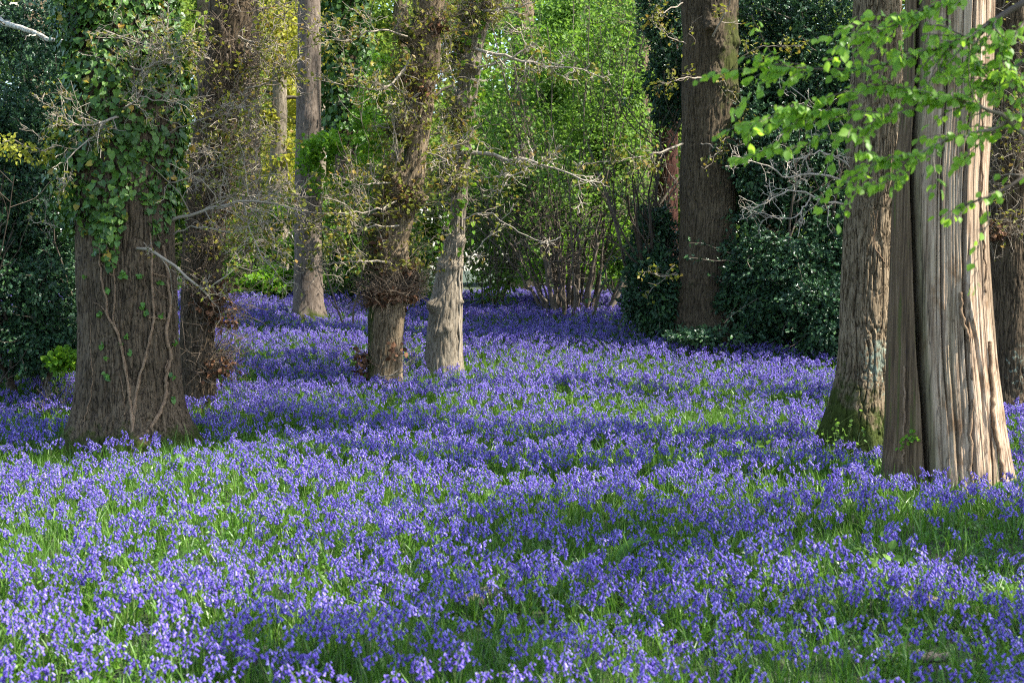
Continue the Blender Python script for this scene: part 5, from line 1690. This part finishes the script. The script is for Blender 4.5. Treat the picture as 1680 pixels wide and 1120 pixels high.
rng = np.random.default_rng(900)
SP = 0.076
gx = np.arange(-13.5, 13.5, SP)
gy = np.arange(4.6, 29.5, SP)
X, Y = np.meshgrid(gx, gy)
X, Y = X.ravel() + rng.uniform(-0.6, 0.6, X.size) * SP, Y.ravel() + rng.uniform(-0.6, 0.6, Y.size) * SP
ok = np.abs(X) < 0.37 * Y + 1.6
X, Y = X[ok], Y[ok]
pn = np.stack([X, Y, 0 * X], 1)
dens = 0.80 - 0.28 * np.clip((fbm(pn * 0.9, 3, 71) - 0.52) / 0.16, 0, 1) - 0.48 * np.clip((fbm(pn * 3.4, 3, 72) - 0.47) / 0.14, 0, 1)
dens = np.clip(dens, 0.10, 1) * np.clip(0.86 + 0.025 * (Y - 8), 0.84, 1)
CLEAR = [(1100, 668, 0.75, 0.95), (1190, 655, 0.6, 0.9), (1040, 660, 0.4, 0.8), (485, 805, 0.42, 0.85), (540, 800, 0.3, 0.7), (110, 880, 0.5, 0.9), (40, 870, 0.4, 0.8), (1350, 855, 0.5, 0.9), (1450, 840, 0.45, 0.9), (1290, 785, 0.4, 0.8),
         (868, 680, 0.35, 0.85), (60, 712, 0.6, 0.8), (380, 700, 0.5, 0.8), (640, 655, 0.35, 0.7), (1560, 850, 0.5, 0.85), (1640, 860, 0.4, 0.8), (700, 720, 0.4, 0.6), (960, 800, 0.35, 0.6), (230, 760, 0.45, 0.75), (1420, 905, 0.3, 0.9),
         (860, 985, 0.25, 0.8), (700, 1090, 0.35, 0.7), (1250, 1060, 0.4, 0.6), (1100, 740, 0.4, 0.6), (1010, 560, 0.4, 0.5), (1240, 725, 0.35, 0.7), (820, 930, 0.22, 0.5), (560, 650, 0.4, 0.5), (250, 1000, 0.3, 0.5), (800, 570, 0.4, 0.5)]
clear_f = np.zeros(len(X))
for cx_, cy_, cr_, ca_ in CLEAR:
    c = on_ground(cx_, cy_)
    g = 1.0 * ca_ * np.exp(-(((X - c[0]) / cr_) ** 2 + ((Y - c[1]) / (cr_ * 1.2)) ** 2) ** 1.3) * np.clip(0.5 + 2.8 * (fbm(pn * 2.6, 2, 77) - 0.38), 0, 1)
    clear_f = np.maximum(clear_f, g)
dens = dens * (1 - clear_f)
back = np.clip((Y - 19) / 3, 0, 1)
dens = np.maximum(dens, 0.85 * back * (1 - clear_f))


def outside_trunks(X, Y, pad=0.06):
    k = np.ones(len(X), bool)
    for t in TR.values():
        r = float(t.cr(t.ground + 0.1)[1]) * 1.12 + pad
        k &= (X - t.cx[10]) ** 2 + (Y - t.d) ** 2 > r * r
    return k


keep = (rng.random(len(X)) < dens) & outside_trunks(X, Y)
BX, BY = X[keep], Y[keep]
n = len(BX)
BZ = gz(BX, BY) - 0.01
BS = rng.uniform(0.72, 1.16, n) * (0.92 + 0.22 * (fbm(np.stack([BX, BY, 0 * BX], 1) * 1.1, 2, 33) - 0.5) * 2)
BR = np.stack([rng.normal(0, 0.17, n), rng.normal(0, 0.17, n), rng.uniform(0, 2 * PI, n)], 1)
# the nearest ones in view stand as plants of their own
px_ = CX + BX / BY * F
ztop = BZ + 0.30 * BS
cpy = CY - F * (math.sin(PITCH) + (ztop - CAMZ) / BY * math.cos(PITCH)) / (math.cos(PITCH) - (ztop - CAMZ) / BY * math.sin(PITCH))
inview = (px_ > 4) & (px_ < 1676) & (cpy < 1112)
order = np.argsort(np.where(inview, BY, 1e9))[:300]
near = np.zeros(n, bool)
near[order] = True
scatter_object('bluebells', bell_coll, np.stack([BX, BY, BZ], 1)[~near], BR[~near], BS[~near], rng.integers(0, 12, (~near).sum()), 'violet-blue carpet of bluebells spreading over the whole glade floor', 'bluebells')
protos = []
for k in range(10):
    st, be, lv = bluebell_parts(2000 + k, True)
    protos.append((mesh_data('bluebell_stem', st[0], [st[1]], [M['stem']]), mesh_data('bluebell_bells', be[0], be[1], [M['bell'], M['stem']], midx=be[2]), [mesh_data('bluebell_leaf', v, [q], [M['blade']]) for v, q in lv]))
for c, i in enumerate(order):
    st, be, lv = protos[c % 10]
    o = thing('bluebell', 'single bluebell at the near edge of the carpet, violet bells drooping from a green stalk', 'bluebell', (BX[i], BY[i], BZ[i]), 'bluebells nearest the camera')
    o.rotation_euler = tuple(float(a) for a in BR[i])
    o.scale = (float(BS[i]),) * 3
    for nm, me in [('stalk', st), ('flower_head', be)] + [('leaf', l) for l in lv]:
        p = bpy.data.objects.new(nm, me)
        COL.objects.link(p)
        p.parent = o

# grass and bluebell leaves under them
gt = []
for k in range(9):
    r2 = np.random.default_rng(3000 + k)
    parts = []
    for b in range(17):
        p = np.array([*(r2.normal(0, 0.055, 2)), 0])
        broad = r2.random() < 0.4
        v, q = blade_mesh(r2, p, r2.uniform(0, 2 * PI), r2.uniform(0.14, 0.31), r2.uniform(0.009, 0.015) if broad else r2.uniform(0.004, 0.007), r2.uniform(0.15, 1.0), 4)
        parts.append((v, [q], 0))
    if k % 3 == 0:
        v, q = blade_mesh(r2, np.zeros(3), r2.uniform(0, 2 * PI), r2.uniform(0.40, 0.52), 0.006, r2.uniform(0.2, 0.7), 6)
        parts.append((v, [q], 0))
    V, fs, mi = joined(parts)
    gt.append(mesh_data('grass_tuft_%d' % k, V, fs, [M['blade']], smooth=False, midx=mi))
for k in range(3):                                  # low leafy weeds
    r2 = np.random.default_rng(3100 + k)
    P = r2.normal(0, 0.07, (34, 3)) * np.array([1, 1, 0.5]) + np.array([0, 0, 0.10])
    V, fs = place_leaves('fold', P, unit(r2.normal(0, 1, P.shape)), unit(r2.normal(0, 0.4, P.shape) + np.array([0, 0, 1])), r2.uniform(0.03, 0.055, len(P)))
    gt.append(mesh_data('weed_tuft_%d' % k, V, fs, [M['blade']], smooth=False))
grass_coll = template_collection('grass_templates', gt)
SG = 0.125
gx = np.arange(-14, 14, SG)
gy = np.arange(4.2, 31, SG)
X, Y = np.meshgrid(gx, gy)
X, Y = X.ravel() + rng.uniform(-0.6, 0.6, X.size) * SG, Y.ravel() + rng.uniform(-0.6, 0.6, Y.size) * SG
ok = (np.abs(X) < 0.38 * Y + 1.8) & outside_trunks(X, Y, 0.0)
X, Y = X[ok], Y[ok]
n = len(X)
idx = rng.integers(0, 9, n)
weed = fbm(np.stack([X, Y, 0 * X], 1) * 0.8, 2, 91) > 0.55
idx = np.where(weed & (rng.random(n) < 0.5), 9 + rng.integers(0, 3, n), idx)
scatter_object('grass', grass_coll, np.stack([X, Y, gz(X, Y) - 0.01], 1), np.stack([rng.normal(0, 0.1, n), rng.normal(0, 0.1, n), rng.uniform(0, 2 * PI, n)], 1), rng.uniform(0.5, 0.9, n), idx, 'bright green grass and strap leaves among the bluebells', 'grass')
print('bluebells', len(BX), 'grass', n)
